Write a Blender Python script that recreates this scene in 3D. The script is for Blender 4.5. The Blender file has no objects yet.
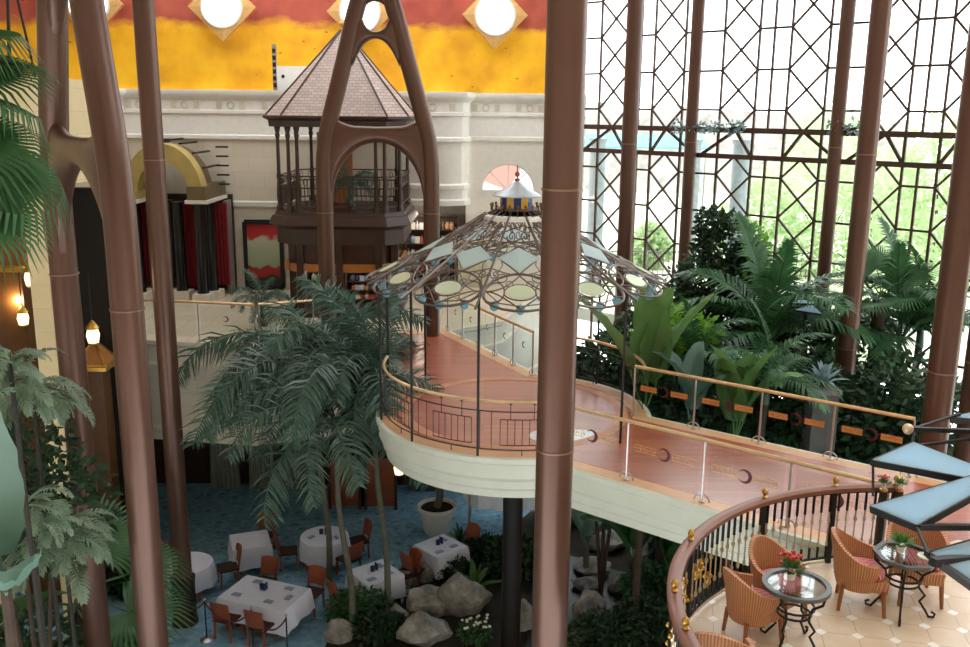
import bpy, math, random
from math import sin, cos, pi, radians, sqrt, atan2
from mathutils import Vector, Matrix

S = bpy.context.scene
COL = S.collection
rnd = random.Random(7)

# ---------------------------------------------------------------- camera, world, exposure
H, FPX = 10.9, 930.0
PITCH, ROLL = radians(12.9), radians(.6)
FW = Vector((0, cos(PITCH), -sin(PITCH)))
_r0 = Vector((1, 0, 0)); _u0 = Vector((0, sin(PITCH), cos(PITCH)))
RT = _r0*cos(ROLL) + _u0*sin(ROLL)
UP = _u0*cos(ROLL) - _r0*sin(ROLL)
EYE = Vector((0, 0, H))
cam = bpy.data.cameras.new('camera'); cam.sensor_width = 36; cam.lens = FPX/970*36
cam.clip_end = 300
camo = bpy.data.objects.new('camera', cam); COL.objects.link(camo)
camo.matrix_world = Matrix(((RT.x, UP.x, -FW.x, 0), (RT.y, UP.y, -FW.y, 0), (RT.z, UP.z, -FW.z, H), (0, 0, 0, 1)))
S.camera = camo
S.view_settings.view_transform = 'Standard'; S.view_settings.look = 'None'
S.view_settings.exposure = 0.25; S.view_settings.gamma = 1
w = bpy.data.worlds.new('sky'); S.world = w; w.use_nodes = True
wn = w.node_tree; bg = wn.nodes['Background']
bg.inputs[0].default_value = (.97, .985, 1.0, 1); bg.inputs[1].default_value = 3.6
S.cycles.use_denoising = True; S.cycles.use_adaptive_sampling = False; S.cycles.sample_clamp_indirect = 2.0
S.cycles.denoising_prefilter = 'ACCURATE'; S.cycles.denoising_input_passes = 'RGB_ALBEDO_NORMAL'
S.cycles.max_bounces = 10; S.cycles.transparent_max_bounces = 24

def lamp(name, kind, loc, energy, size=.1, target=None, color=(1, 1, 1), **kw):
    l = bpy.data.lights.new(name, kind); l.energy = energy; l.color = color
    if kind == 'AREA': l.size = size
    else: l.shadow_soft_size = size
    for k, v in kw.items(): setattr(l, k, v)
    o = bpy.data.objects.new(name, l); COL.objects.link(o); o.location = loc
    if target is not None:
        o.rotation_euler = (Vector(target)-Vector(loc)).to_track_quat('-Z', 'Y').to_euler()
    return o

# ---------------------------------------------------------------- measuring helpers: a sight line meets a level or a depth
def ray(x, y): return FW + RT*((x-485)/FPX) + UP*((323.5-y)/FPX)
def G(x, y, z):
    d = ray(x, y); return EYE + d*((z-H)/d.z)
def Yp(x, y, Y):
    d = ray(x, y); return EYE + d*(Y/d.y)
B = 5.4            # level of mezzanine, footbridge and terrace
V = Vector

# ---------------------------------------------------------------- mesh builder
class MB:
    def __init__(s): s.v = []; s.f = []
    def add(s, vs, fs):
        o = len(s.v); s.v += [tuple(p) for p in vs]; s.f += [tuple(i+o for i in f) for f in fs]; return s
    def box(s, x0, x1, y0, y1, z0, z1):
        vs = [(x, y, z) for z in (z0, z1) for y in (y0, y1) for x in (x0, x1)]
        return s.add(vs, [(0, 2, 3, 1), (4, 5, 7, 6), (0, 1, 5, 4), (2, 6, 7, 3), (0, 4, 6, 2), (1, 3, 7, 5)])
    def cbox(s, c, sz, rz=0, taper=1.0):
        hx, hy, hz = sz[0]/2, sz[1]/2, sz[2]/2; vs = []
        for z in (-1, 1):
            k = taper if z > 0 else 1
            for y in (-1, 1):
                for x in (-1, 1):
                    X, Y_ = x*hx*k, y*hy*k
                    vs.append((c[0]+X*cos(rz)-Y_*sin(rz), c[1]+X*sin(rz)+Y_*cos(rz), c[2]+z*hz))
        return s.add(vs, [(0, 2, 3, 1), (4, 5, 7, 6), (0, 1, 5, 4), (2, 6, 7, 3), (0, 4, 6, 2), (1, 3, 7, 5)])
    def bar(s, p, q, w_, h_, up=(0, 0, 1)):
        p, q = V(p), V(q); t = (q-p).normalized(); u = V(up)
        if abs(t.dot(u)) > .98: u = V((1, 0, 0))
        a = t.cross(u).normalized(); b = a.cross(t).normalized(); vs = []
        for c in (p, q):
            for i, j in ((-1, -1), (1, -1), (1, 1), (-1, 1)): vs.append(c + a*(i*w_/2) + b*(j*h_/2))
        return s.add(vs, [(3, 2, 1, 0), (4, 5, 6, 7), (0, 1, 5, 4), (1, 2, 6, 5), (2, 3, 7, 6), (3, 0, 4, 7)])
    def tube(s, pts, r, n=6, closed=False, flat=1.0):
        pts = [V(p) for p in pts]; m = len(pts)
        rs = r if isinstance(r, (list, tuple)) else [r]*m
        u = None; vs = []
        for i, p in enumerate(pts):
            if closed: t = pts[(i+1) % m]-pts[i-1]
            else: t = pts[min(i+1, m-1)]-pts[max(i-1, 0)]
            t = t.normalized() if t.length > 1e-9 else V((0, 0, 1))
            if u is None:
                u = t.orthogonal() if abs(t.z) > .9 else t.cross(V((0, 0, 1)))
            u = u - t*u.dot(t)
            u = u.normalized() if u.length > 1e-6 else t.orthogonal().normalized()
            b = t.cross(u)
            for k in range(n):
                a = 2*pi*k/n; vs.append(p + u*(cos(a)*rs[i]) + b*(sin(a)*rs[i]*flat))
        fs = []
        for i in range(m if closed else m-1):
            j = (i+1) % m
            for k in range(n):
                l = (k+1) % n; fs.append((i*n+k, i*n+l, j*n+l, j*n+k))
        if not closed:
            fs.append(tuple(range(n-1, -1, -1))); fs.append(tuple((m-1)*n+k for k in range(n)))
        return s.add(vs, fs)
    def lathe(s, prof, n=16, c=(0, 0, 0), squash=1.0):
        vs = []; fs = []; m = len(prof)
        for r, z in prof:
            for k in range(n):
                a = 2*pi*k/n; vs.append((c[0]+r*cos(a), c[1]+r*sin(a)*squash, c[2]+z))
        for i in range(m-1):
            for k in range(n):
                l = (k+1) % n; fs.append((i*n+k, i*n+l, (i+1)*n+l, (i+1)*n+k))
        if prof[0][0] > 1e-6: fs.append(tuple(range(n-1, -1, -1)))
        if prof[-1][0] > 1e-6: fs.append(tuple((m-1)*n+k for k in range(n)))
        return s.add(vs, fs)
    def ell(s, c, rx, ry, rz, n=12, m=8):
        pr = [(sin(pi*i/m), -cos(pi*i/m)) for i in range(m+1)]; vs = []; fs = []
        for r, z in pr:
            for k in range(n):
                a = 2*pi*k/n; vs.append((c[0]+rx*r*cos(a), c[1]+ry*r*sin(a), c[2]+rz*z))
        for i in range(m):
            for k in range(n):
                l = (k+1) % n; fs.append((i*n+k, i*n+l, (i+1)*n+l, (i+1)*n+k))
        return s.add(vs, fs)
    def prism(s, poly, z0, z1):
        n = len(poly); vs = [(p[0], p[1], z0) for p in poly] + [(p[0], p[1], z1) for p in poly]
        fs = [tuple(range(n-1, -1, -1)), tuple(range(n, 2*n))]
        fs += [(i, (i+1) % n, n+(i+1) % n, n+i) for i in range(n)]
        return s.add(vs, fs)
    def slab(s, poly3, nrm, th):
        n = len(poly3); d = V(nrm).normalized()*th
        vs = [V(p) for p in poly3] + [V(p)+d for p in poly3]
        fs = [tuple(range(n-1, -1, -1)), tuple(range(n, 2*n))]
        fs += [(i, (i+1) % n, n+(i+1) % n, n+i) for i in range(n)]
        return s.add(vs, fs)
    def sweep(s, path, prof, closed=False):      # path of (x,y), profile of (outward offset, z); outward = right of travel
        m = len(path); k = len(prof); vs = []
        for i in range(m):
            if closed: a, c = V(path[i-1]), V(path[(i+1) % m])
            else: a, c = V(path[max(i-1, 0)]), V(path[min(i+1, m-1)])
            p = V(path[i]); d1 = (p-a); d2 = (c-p)
            d1 = d1.normalized() if d1.length > 1e-9 else d2.normalized()
            d2 = d2.normalized() if d2.length > 1e-9 else d1
            n1 = V((d1.y, -d1.x)); n2 = V((d2.y, -d2.x)); nn = (n1+n2)
            nn = nn/max(.35, (1+n1.dot(n2)))
            for o, z in prof: vs.append((p.x+nn.x*o, p.y+nn.y*o, z))
        fs = []
        for i in range(m if closed else m-1):
            j = (i+1) % m
            for q in range(k-1): fs.append((i*k+q, j*k+q, j*k+q+1, i*k+q+1))
        return s.add(vs, fs)
    def strip(s, pts, wid, side, fold=0.0):      # leaf blade along pts
        n = len(pts); vs = []; fs = []
        for i, p in enumerate(pts):
            p = V(p); d = V(side)*wid[i]
            vs += [p-d+V((0, 0, fold*wid[i])), p, p+d+V((0, 0, fold*wid[i]))] if fold else [p-d, p+d]
        k = 3 if fold else 2
        for i in range(n-1):
            for q in range(k-1): fs.append((i*k+q, i*k+q+1, (i+1)*k+q+1, (i+1)*k+q))
        return s.add(vs, fs)
    def xf(s, M_):
        s.v = [tuple(M_ @ V(p)) for p in s.v]; return s
    def mesh(s, name, mat=None, sharp=38):
        me = bpy.data.meshes.new(name); me.from_pydata(s.v, [], s.f); me.update()
        me.polygons.foreach_set('use_smooth', [True]*len(me.polygons))
        if sharp: me.set_sharp_from_angle(angle=radians(sharp))
        if mat: me.materials.append(mat)
        return me
    def obj(s, name, mat, parent=None, sharp=38, label=None, loc=None):
        o = bpy.data.objects.new(name, s.mesh(name, mat, sharp)); COL.objects.link(o)
        if parent is not None: o.parent = parent
        if label: o['label'] = label
        if loc is not None: o.location = loc
        return o

def tag(o, label, cat, group=None):
    o['label'] = label; o['category'] = cat
    if group: o['group'] = group
    return o
def thing(name, label, cat, loc=(0, 0, 0), rz=0, group=None):
    o = bpy.data.objects.new(name, None); COL.objects.link(o)
    o.location = loc; o.rotation_euler = (0, 0, rz); o.empty_display_size = .1
    return tag(o, label, cat, group)
def struct(o): o['kind'] = 'structure'; return o
def stuff(o, label=None, cat=None):
    o['kind'] = 'stuff'
    if label: o['label'] = label; o['category'] = cat
    return o
def dup(root, loc=None, rz=None, label=None, group=None, scale=None):
    kids = {}
    for c in bpy.data.objects:
        if c.parent: kids.setdefault(c.parent.name, []).append(c)
    def cp(o, par):
        n = o.copy(); COL.objects.link(n)
        if par: n.parent = par
        for ch in kids.get(o.name, []): cp(ch, n)
        return n
    r = cp(root, None)
    if loc is not None: r.location = loc
    if rz is not None: r.rotation_euler = (0, 0, rz)
    if scale is not None: r.scale = (scale,)*3
    if label: r['label'] = label
    if group: r['group'] = group
    return r

# ---------------------------------------------------------------- materials
def C4(c): return (c[0], c[1], c[2], 1)
def rgb(r, g, b):
    f = lambda c: (c/255/12.92 if c/255 <= .04045 else ((c/255+.055)/1.055)**2.4)
    return (f(r), f(g), f(b))
MATS = {}
class N:
    def __init__(s, name):
        s.m = bpy.data.materials.new(name); s.m.use_nodes = True; s.t = s.m.node_tree
        s.p = s.t.nodes['Principled BSDF']; s.out = s.t.nodes['Material Output']; MATS[name] = s.m
    def n(s, typ, **kw):
        nd = s.t.nodes.new(typ)
        for k, v in kw.items():
            if k.startswith('i_'):
                key = k[2:].replace('_', ' ')
                nd.inputs[key].default_value = v
            else: setattr(nd, k, v)
        return nd
    def l(s, a, b): s.t.links.new(a, b)
    def obj(s, scale=(1, 1, 1), gen=False, rot=(0, 0, 0)):
        tc = s.n('ShaderNodeTexCoord'); mp = s.n('ShaderNodeMapping')
        mp.inputs['Scale'].default_value = scale; mp.inputs['Rotation'].default_value = rot
        s.l(tc.outputs['Generated' if gen else 'Object'], mp.inputs[0]); return mp.outputs[0]
    def ramp(s, fac, stops, interp='LINEAR'):
        r = s.n('ShaderNodeValToRGB'); e = r.color_ramp; e.interpolation = interp
        while len(e.elements) < len(stops): e.elements.new(.5)
        for el, (p, c) in zip(e.elements, stops): el.position = p; el.color = C4(c)
        s.l(fac, r.inputs[0]); return r.outputs[0]
    def mix(s, f, a, b, mode='MIX'):
        x = s.n('ShaderNodeMix', data_type='RGBA', blend_type=mode)
        for sock, v in ((x.inputs[0], f), (x.inputs[6], a), (x.inputs[7], b)):
            if isinstance(v, (int, float)): sock.default_value = v
            elif isinstance(v, tuple): sock.default_value = C4(v)
            else: s.l(v, sock)
        return x.outputs[2]
    def bump(s, h, st=.3, d=.02):
        b = s.n('ShaderNodeBump'); b.inputs['Strength'].default_value = st; b.inputs['Distance'].default_value = d
        s.l(h, b.inputs['Height']); s.l(b.outputs[0], s.p.inputs['Normal'])
    def set(s, col=None, rough=.5, metal=0, spec=.5, coat=0):
        if col is not None:
            if isinstance(col, tuple): s.p.inputs['Base Color'].default_value = C4(col)
            else: s.l(col, s.p.inputs['Base Color'])
        s.p.inputs['Roughness'].default_value = rough; s.p.inputs['Metallic'].default_value = metal
        s.p.inputs['Specular IOR Level'].default_value = spec; s.p.inputs['Coat Weight'].default_value = coat
        return s.m
def noise(k, vec, scale, detail=3, rough=.5):
    n = k.n('ShaderNodeTexNoise'); n.inputs['Scale'].default_value = scale
    n.inputs['Detail'].default_value = detail; n.inputs['Roughness'].default_value = rough
    if vec is not None: k.l(vec, n.inputs['Vector'])
    return n.outputs[0]
def plain(name, col, rough=.5, metal=0, var=.12, scale=6, spec=.5, coat=0):
    k = N(name); f = noise(k, k.obj(), scale)
    lo = tuple(c*(1-var) for c in col); hi = tuple(min(1, c*(1+var)) for c in col)
    return k.set(k.ramp(f, [(.3, lo), (.7, hi)]), rough, metal, spec, coat)
def leafmat(name, col, var=.35, trans=.3, rough=.4, scale=3):
    k = N(name); f = noise(k, k.obj(), scale)
    c = k.ramp(f, [(.25, tuple(x*(1-var) for x in col)), (.75, tuple(x*(1+var) for x in col))])
    k.set(c, rough, 0, .4)
    t = k.n('ShaderNodeBsdfTranslucent'); k.l(c, t.inputs[0])
    mx = k.n('ShaderNodeMixShader'); mx.inputs[0].default_value = trans
    k.l(k.p.outputs[0], mx.inputs[1]); k.l(t.outputs[0], mx.inputs[2]); k.l(mx.outputs[0], k.out.inputs[0])
    return k.m
def glassmat(name, tint=(1, 1, 1), gloss=.12, rough=.03, body=0, bodycol=(1, 1, 1)):
    k = N(name); t = k.n('ShaderNodeBsdfTransparent'); t.inputs[0].default_value = C4(tint)
    g = k.n('ShaderNodeBsdfGlossy'); g.inputs['Roughness'].default_value = rough
    lw = k.n('ShaderNodeLayerWeight'); lw.inputs[0].default_value = .25
    mth = k.n('ShaderNodeMath', operation='MULTIPLY'); mth.inputs[1].default_value = gloss*4; k.l(lw.outputs['Fresnel'], mth.inputs[0])
    mx = k.n('ShaderNodeMixShader'); k.l(mth.outputs[0], mx.inputs[0]); k.l(t.outputs[0], mx.inputs[1]); k.l(g.outputs[0], mx.inputs[2])
    last = mx
    if body:
        d = k.n('ShaderNodeBsdfDiffuse'); d.inputs[0].default_value = C4(bodycol)
        tr = k.n('ShaderNodeBsdfTranslucent'); tr.inputs[0].default_value = C4(bodycol)
        ad = k.n('ShaderNodeMixShader'); ad.inputs[0].default_value = .5; k.l(d.outputs[0], ad.inputs[1]); k.l(tr.outputs[0], ad.inputs[2])
        m2 = k.n('ShaderNodeMixShader'); m2.inputs[0].default_value = body
        k.l(mx.outputs[0], m2.inputs[1]); k.l(ad.outputs[0], m2.inputs[2]); last = m2
    k.l(last.outputs[0], k.out.inputs[0]); return k.m
def emit(name, col, st):
    k = N(name); k.set((.0, .0, .0)); k.p.inputs['Emission Color'].default_value = C4(col); k.p.inputs['Emission Strength'].default_value = st
    return k.m

steel = plain('brown_painted_steel', rgb(92, 64, 52), .33, .35, .06, 2)
darksteel = plain('dark_brown_steel', rgb(52, 33, 26), .4, .3)
mullion = plain('window_bar_paint', rgb(70, 46, 34), .5, .1)
black = plain('black_iron', rgb(28, 26, 26), .45, .3)
bronze = plain('grey_bronze', rgb(104, 92, 84), .36, .55)
brass = plain('polished_brass', rgb(222, 190, 146), .3, .55)
gold = plain('gold_leaf', rgb(200, 158, 78), .3, .9)
chrome = plain('brushed_chrome', rgb(190, 190, 192), .3, .9)
white = plain('white_paint', rgb(235, 232, 226), .5, 0, .04)
wooddark = plain('dark_wood', rgb(58, 38, 28), .45)
glass = glassmat('clear_glass', (.93, .965, .955), .004)
winglass = glassmat('window_glass', (.96, .98, .98), .05)
tableglass = glassmat('table_glass', (.88, .93, .92), .12, .03)
aqua = glassmat('pale_aqua_glass', (.85, .93, .95), .12, .1, .75, rgb(222, 240, 242))
aqua2 = glassmat('sky_blue_glass', (.7, .85, .93), .04, .25, .9, rgb(190, 222, 242))
palegreen = glassmat('pale_green_glass', (.9, .96, .86), .12, .1, .75, rgb(236, 246, 222))
bead = glassmat('blue_bead_glass', (.6, .8, .88), .25, .05, .6, rgb(150, 205, 226))
def stone(name, col, bw=.9, bh=.45, var=.06):
    k = N(name); v = k.obj(rot=(pi/2, 0, 0)); br = k.n('ShaderNodeTexBrick')
    k.l(v, br.inputs[0]); br.inputs['Scale'].default_value = 1; br.inputs['Brick Width'].default_value = bw
    br.inputs['Row Height'].default_value = bh; br.inputs['Mortar Size'].default_value = .006
    br.inputs['Color1'].default_value = C4(col); br.inputs['Color2'].default_value = C4(tuple(c*(1-var) for c in col))
    br.inputs['Mortar'].default_value = C4(tuple(c*.8 for c in col))
    f = noise(k, k.obj(), 1.7, 4)
    c = k.mix(.14, br.outputs[0], k.ramp(f, [(.3, rgb(190, 175, 150)), (.7, rgb(250, 245, 235))]), 'MULTIPLY')
    return k.set(c, .65)
cream = stone('cream_stone_blocks', rgb(222, 212, 194))
creamwarm = stone('yellow_stone_blocks', rgb(226, 208, 166))
smooth_stone = plain('smooth_pale_stone', rgb(216, 210, 196), .6, 0, .05, 2)
fascia_stone = plain('grey_green_pale_stone', rgb(200, 205, 192), .55, 0, .04, 2)
# ---------------------------------------------------------------- structure
def mk_carpet():
    k = N('blue_patterned_carpet'); v = k.obj()
    vo = k.n('ShaderNodeTexVoronoi'); vo.inputs['Scale'].default_value = 3.2; k.l(v, vo.inputs['Vector'])
    n1 = noise(k, v, 5, 4, .65)
    a = k.ramp(n1, [(.32, rgb(62, 104, 140)), (.5, rgb(100, 150, 186)), (.68, rgb(150, 190, 212))])
    b = k.ramp(vo.outputs['Distance'], [(.12, rgb(60, 92, 124)), (.34, rgb(160, 200, 216))])
    return k.set(k.mix(.35, a, b), .95, 0, .1)
fl = struct(MB().prism([(-16, 6), (16, 6), (16, 22), (3.5, 33), (-16, 33)], -.3, 0).obj('floor', mk_carpet()))

# mezzanine
MEDGE = [(-13.5, 22.1), (-8.3, 21.95), (-5.5, 21.5), (-4.3, 22.05), (-2.7, 22.75), (-1.0, 23.2), (.4, 24.4), (1.2, 27.2), (2.4, 29.4)]
k = N('mezzanine_tiles'); br = k.n('ShaderNodeTexBrick'); k.l(k.obj(), br.inputs[0])
br.inputs['Scale'].default_value = 1; br.inputs['Brick Width'].default_value = .6; br.inputs['Row Height'].default_value = .6; br.offset = 0
br.inputs['Color1'].default_value = C4(rgb(206, 192, 168)); br.inputs['Color2'].default_value = C4(rgb(196, 180, 156)); br.inputs['Mortar'].default_value = C4(rgb(160, 146, 126)); br.inputs['Mortar Size'].default_value = .008
meztile = k.set(br.outputs[0], .3)
mz = MB().prism(MEDGE + [(2.4, 33), (-13.5, 33)], B-.25, B)
struct(mz.obj('floor_mezzanine', meztile))
fprof = [(-.02, B+.0), (.10, B+.0), (.10, B-.10), (.02, B-.16), (.02, B-.55), (.10, B-.6), (.10, B-.72), (-.04, B-1.05), (-.04, B-2.2), (.04, B-2.25), (.04, B-2.55), (-.5, B-2.55)]
struct(MB().sweep(MEDGE, fprof).obj('trim_1', stone('mezzanine_edge_stone', rgb(214, 208, 194), 1.4, .34)))
# dark dining room under the mezzanine: back wall and soffit, its shade put into the colour
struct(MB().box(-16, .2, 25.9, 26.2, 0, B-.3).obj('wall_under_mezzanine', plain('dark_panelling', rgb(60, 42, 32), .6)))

# hall wall: bay on the left, recessed wall with the fanlight on the right
WZ = 11.42
WL = [(-16, 27.6), (-10.9, 27.9), (-9.9, 28.5), (-2.0, 28.5), (-1.2, 28.2), (-.65, 28.5)]
wl = MB()
OPX0, OPX1, OPZ = -2.05, -1.0, 8.0
wl.box(-16, -10.9, 27.9, 28.6, B, WZ)
wl.box(-10.9, -6.0, 28.5, 29.2, B, WZ)
wl.box(-6.0, -2.7, 28.5, 29.2, B+0, WZ)
struct(wl.obj('wall_back', cream))
bay = MB().prism([(-2.7, 28.5), (-2.1, 28.15), (-1.2, 28.0), (-.75, 28.2), (-.6, 28.6), (-.6, 29.4), (-2.7, 29.4)], 8.1, WZ)
struct(bay.obj('wall_bay', plain('white_render', rgb(232, 228, 220), .6, 0, .03)))
bp = [(-2.7, 28.5), (-2.1, 28.15), (-1.2, 28.0), (-.75, 28.2), (-.6, 28.6)]
struct(MB().sweep(bp, [(0, 8.75), (.1, 8.7), (.1, 8.6), (.03, 8.55), (.03, 8.3), (.12, 8.25), (.12, 8.1), (-.3, 8.1)]).obj('trim_2', white))
# recessed right wall with arched opening
_f = Yp(508, 191, 29.5); ARX, ARZ, ARR = _f.x, _f.z, .84
rw = MB(); x0, x1, yy = -.65, 3.05, 29.5
n = 20; arc = [(ARX-ARR*cos(pi*i/n), ARZ+ARR*sin(pi*i/n)) for i in range(n+1)]
for i in range(n):
    a, b = arc[i], arc[i+1]
    rw.add([(a[0], yy, a[1]), (b[0], yy, b[1]), (b[0], yy, WZ), (a[0], yy, WZ)], [(0, 1, 2, 3)])
    rw.add([(a[0], yy, a[1]), (b[0], yy, b[1]), (b[0], yy+.4, b[1]), (a[0], yy+.4, a[1])], [(0, 1, 2, 3)])
rw.box(x0, ARX-ARR, yy, yy+.4, B, WZ); rw.box(ARX+ARR, x1, yy, yy+.4, B, WZ); rw.box(ARX-ARR, ARX+ARR, yy, yy+.4, B, ARZ)
struct(rw.obj('wall_right', plain('pale_render', rgb(226, 222, 212), .6, 0, .04)))
# fanlight: bars and glass of the arched window, panes glowing in place of daylight
fw_ = struct(MB().tube([(ARX-ARR*cos(pi*i/16), yy+.12, ARZ+ARR*sin(pi*i/16)) for i in range(17)], .035, 6).obj('window_5', white))
fb = MB()
for a in (45, 90, 135): fb.bar((ARX, yy+.12, ARZ), (ARX+ARR*cos(radians(a)), yy+.12, ARZ+ARR*sin(radians(a))), .03, .03)
fb.bar((ARX-ARR, yy+.12, ARZ), (ARX+ARR, yy+.12, ARZ), .04, .05); fb.obj('window_bar', white, fw_)
def halfdisc(a0, a1, y):
    return MB().slab([(ARX, y, ARZ)] + [(ARX+ARR*cos(radians(a0+(a1-a0)*i/10)), y, ARZ+ARR*sin(radians(a0+(a1-a0)*i/10))) for i in range(11)], (0, 1, 0), .02)
halfdisc(60, 160, yy+.2).obj('pane', emit('pink_lit_glass', rgb(255, 196, 180), .95), fw_)
halfdisc(0, 60, yy+.2).obj('pane', emit('white_lit_glass', (1, 1, 1), 1.1), fw_)
halfdisc(160, 180, yy+.2).obj('pane', MATS['white_lit_glass'], fw_)
# back wall plane of the shop recess beneath the bay
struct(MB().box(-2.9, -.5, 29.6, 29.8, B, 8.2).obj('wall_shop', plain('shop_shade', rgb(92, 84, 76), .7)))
# cornice and frieze along the walls
WPATH = [(-16, 27.9), (-10.9, 27.9), (-10.88, 28.5), (-2.7, 28.5), (-2.1, 28.15), (-1.2, 28.0), (-.75, 28.2), (-.6, 28.6), (-.55, 29.5), (3.05, 29.5)]
cp = [(0, WZ-1.45), (.07, WZ-1.43), (.07, WZ-1.33), (.02, WZ-1.3), (.02, WZ-.72), (.08, WZ-.68), (.08, WZ-.6), (.04, WZ-.58), (.04, WZ-.3), (.16, WZ-.2), (.2, WZ-.12), (.2, WZ), (-.7, WZ)]
struct(MB().sweep(WPATH, cp).obj('trim_3', white))
fr = MB()
for (a, b) in zip(WPATH[:-1], WPATH[1:]):
    a, b = V(a), V(b); L = (b-a).length; d = (b-a)/L if L else V((1, 0)); nrm = V((d.y, -d.x)); m = int(L/.34)
    if d.x < .5: continue
    for i in range(m):
        p = a+d*(.17+i*.34) + nrm*.055
        if i % 4 == 3: continue
        if i % 4 == 1: fr.tube([(p.x+d.x*.1*cos(t*pi/4), p.y+d.y*.1*cos(t*pi/4), WZ-.44+.1*sin(t*pi/4)) for t in range(8)], .02, 4, True)
        else:
            fr.cbox((p.x, p.y, WZ-.44), (.16, .04, .2), atan2(d.y, d.x))
struct(fr.obj('trim_4', plain('frieze_stone', rgb(206, 196, 178), .6)))
struct(MB().sweep(WPATH[2:4], [(0, 7.95), (.06, 7.97), (.06, 8.1), (0, 8.14)]).obj('trim_5', smooth_stone))

# mural above the cornice
k = N('painted_mural'); tc = k.n('ShaderNodeTexCoord'); sx = k.n('ShaderNodeSeparateXYZ'); k.l(tc.outputs['Object'], sx.inputs[0])
nz = noise(k, k.obj((1, 1, 2)), .55, 5, .6)
md = k.n('ShaderNodeMath', operation='MULTIPLY_ADD'); md.inputs[1].default_value = 1.0; k.l(nz, md.inputs[0]); k.l(sx.outputs[2], md.inputs[2])
mr = k.n('ShaderNodeMapRange'); mr.inputs[1].default_value = 12.5; mr.inputs[2].default_value = 15.5; k.l(md.outputs[0], mr.inputs[0])
n2 = noise(k, k.obj(), 1.2, 4)
yel = k.ramp(n2, [(.3, rgb(216, 150, 8)), (.55, rgb(240, 178, 14)), (.75, rgb(247, 196, 34))])
red = k.ramp(n2, [(.3, rgb(150, 58, 44)), (.7, rgb(184, 88, 66))])
fac = k.ramp(mr.outputs[0], [(.42, (0, 0, 0)), (.50, (1, 1, 1))])
vo = k.n('ShaderNodeTexVoronoi'); vo.inputs['Scale'].default_value = 1.3; k.l(k.obj((1, 1, 2.2)), vo.inputs['Vector'])
sp = k.ramp(vo.outputs['Distance'], [(.05, (.25, .12, .05)), (.075, (1, 1, 1))])
mural = k.set(k.mix(.8, k.mix(fac, yel, red), sp, 'MULTIPLY'), .7)
HOLES = []
mp = [(-16, 28.9), (-8, 29.6), (-.5, 29.9), (2.95, 30.05)]
mw = MB()
for a, b in zip(mp[:-1], mp[1:]):
    mw.add([(a[0], a[1], WZ-.1), (b[0], b[1], WZ-.1), (b[0], b[1], 17.5), (a[0], a[1], 17.5), (a[0], a[1]+.3, WZ-.1), (b[0], b[1]+.3, WZ-.1), (b[0], b[1]+.3, 17.5), (a[0], a[1]+.3, 17.5)], [(0, 1, 2, 3), (4, 5, 6, 7), (3, 2, 6, 7)])
struct(mw.obj('wall_mural', mural))
portlit = emit('daylit_porthole_glass', (1, 1, .98), 2.2)  # emission stands in for bright sky behind the portholes
sand = plain('sand_gold_frame', rgb(206, 160, 96), .6, 0, .15, 14)
for i, (px, py) in enumerate([(89, 4), (222, 7), (360, 12), (495, 15)]):
    Yw = 29.0 + (px-60)/470*.75
    c = Yp(px, py, Yw)
    o = bpy.data.objects.new('window_%d' % (6+i), None); COL.objects.link(o); o.location = (c.x, c.y, c.z); o.rotation_euler = (0, 0, radians(3)); struct(o)
    m = MB(); nn = 32
    for j in range(nn):
        def dm(q):
            a = 2*pi*q/nn; r = 1.0/(abs(cos(a))+abs(sin(a))); return (r*cos(a), r*sin(a))
        p, q = dm(j), dm(j+1); a, b2 = 2*pi*j/nn, 2*pi*(j+1)/nn; ri = .6
        m.add([(p[0], -.06, p[1]), (q[0], -.06, q[1]), (ri*cos(b2), -.1, ri*sin(b2)), (ri*cos(a), -.1, ri*sin(a)), (p[0], .12, p[1]), (q[0], .12, q[1]), (ri*cos(b2), .12, ri*sin(b2)), (ri*cos(a), .12, ri*sin(a))], [(0, 1, 2, 3), (0, 4, 5, 1), (3, 2, 6, 7)])
    m.obj('window_frame', sand, o)
    MB().slab([(.62*cos(2*pi*j/nn), -.03, .62*sin(2*pi*j/nn)) for j in range(nn)], (0, 1, 0), .02).obj('pane', portlit, o)
    MB().tube([(.6*cos(2*pi*j/nn), -.1, .6*sin(2*pi*j/nn)) for j in range(nn)], .03, 6, True).obj('window_rim', smooth_stone, o)

# left wall: stone piers, near-black sheet standing in for shade in the openings
def pier(px0, px1, py, Yd, d=.3):
    a, b = Yp(px0, py, Yd), Yp(px1, py, Yd)
    return MB().box(a.x, b.x, Yd, Yd+d, 0, 9.6)
struct(pier(26, 46, 240, 17.0).obj('wall_left', creamwarm))
struct(MB().box(-13, -8.2, 17.0, 20.8, 9.4, WZ+.0).obj('wall_left_upper', creamwarm))
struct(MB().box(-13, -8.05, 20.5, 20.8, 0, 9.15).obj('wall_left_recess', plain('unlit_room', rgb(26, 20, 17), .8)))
struct(MB().box(-10.6, -9.4, 16.6, 17.0, 0, 11.2).obj('wall_left_end', creamwarm))

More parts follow.
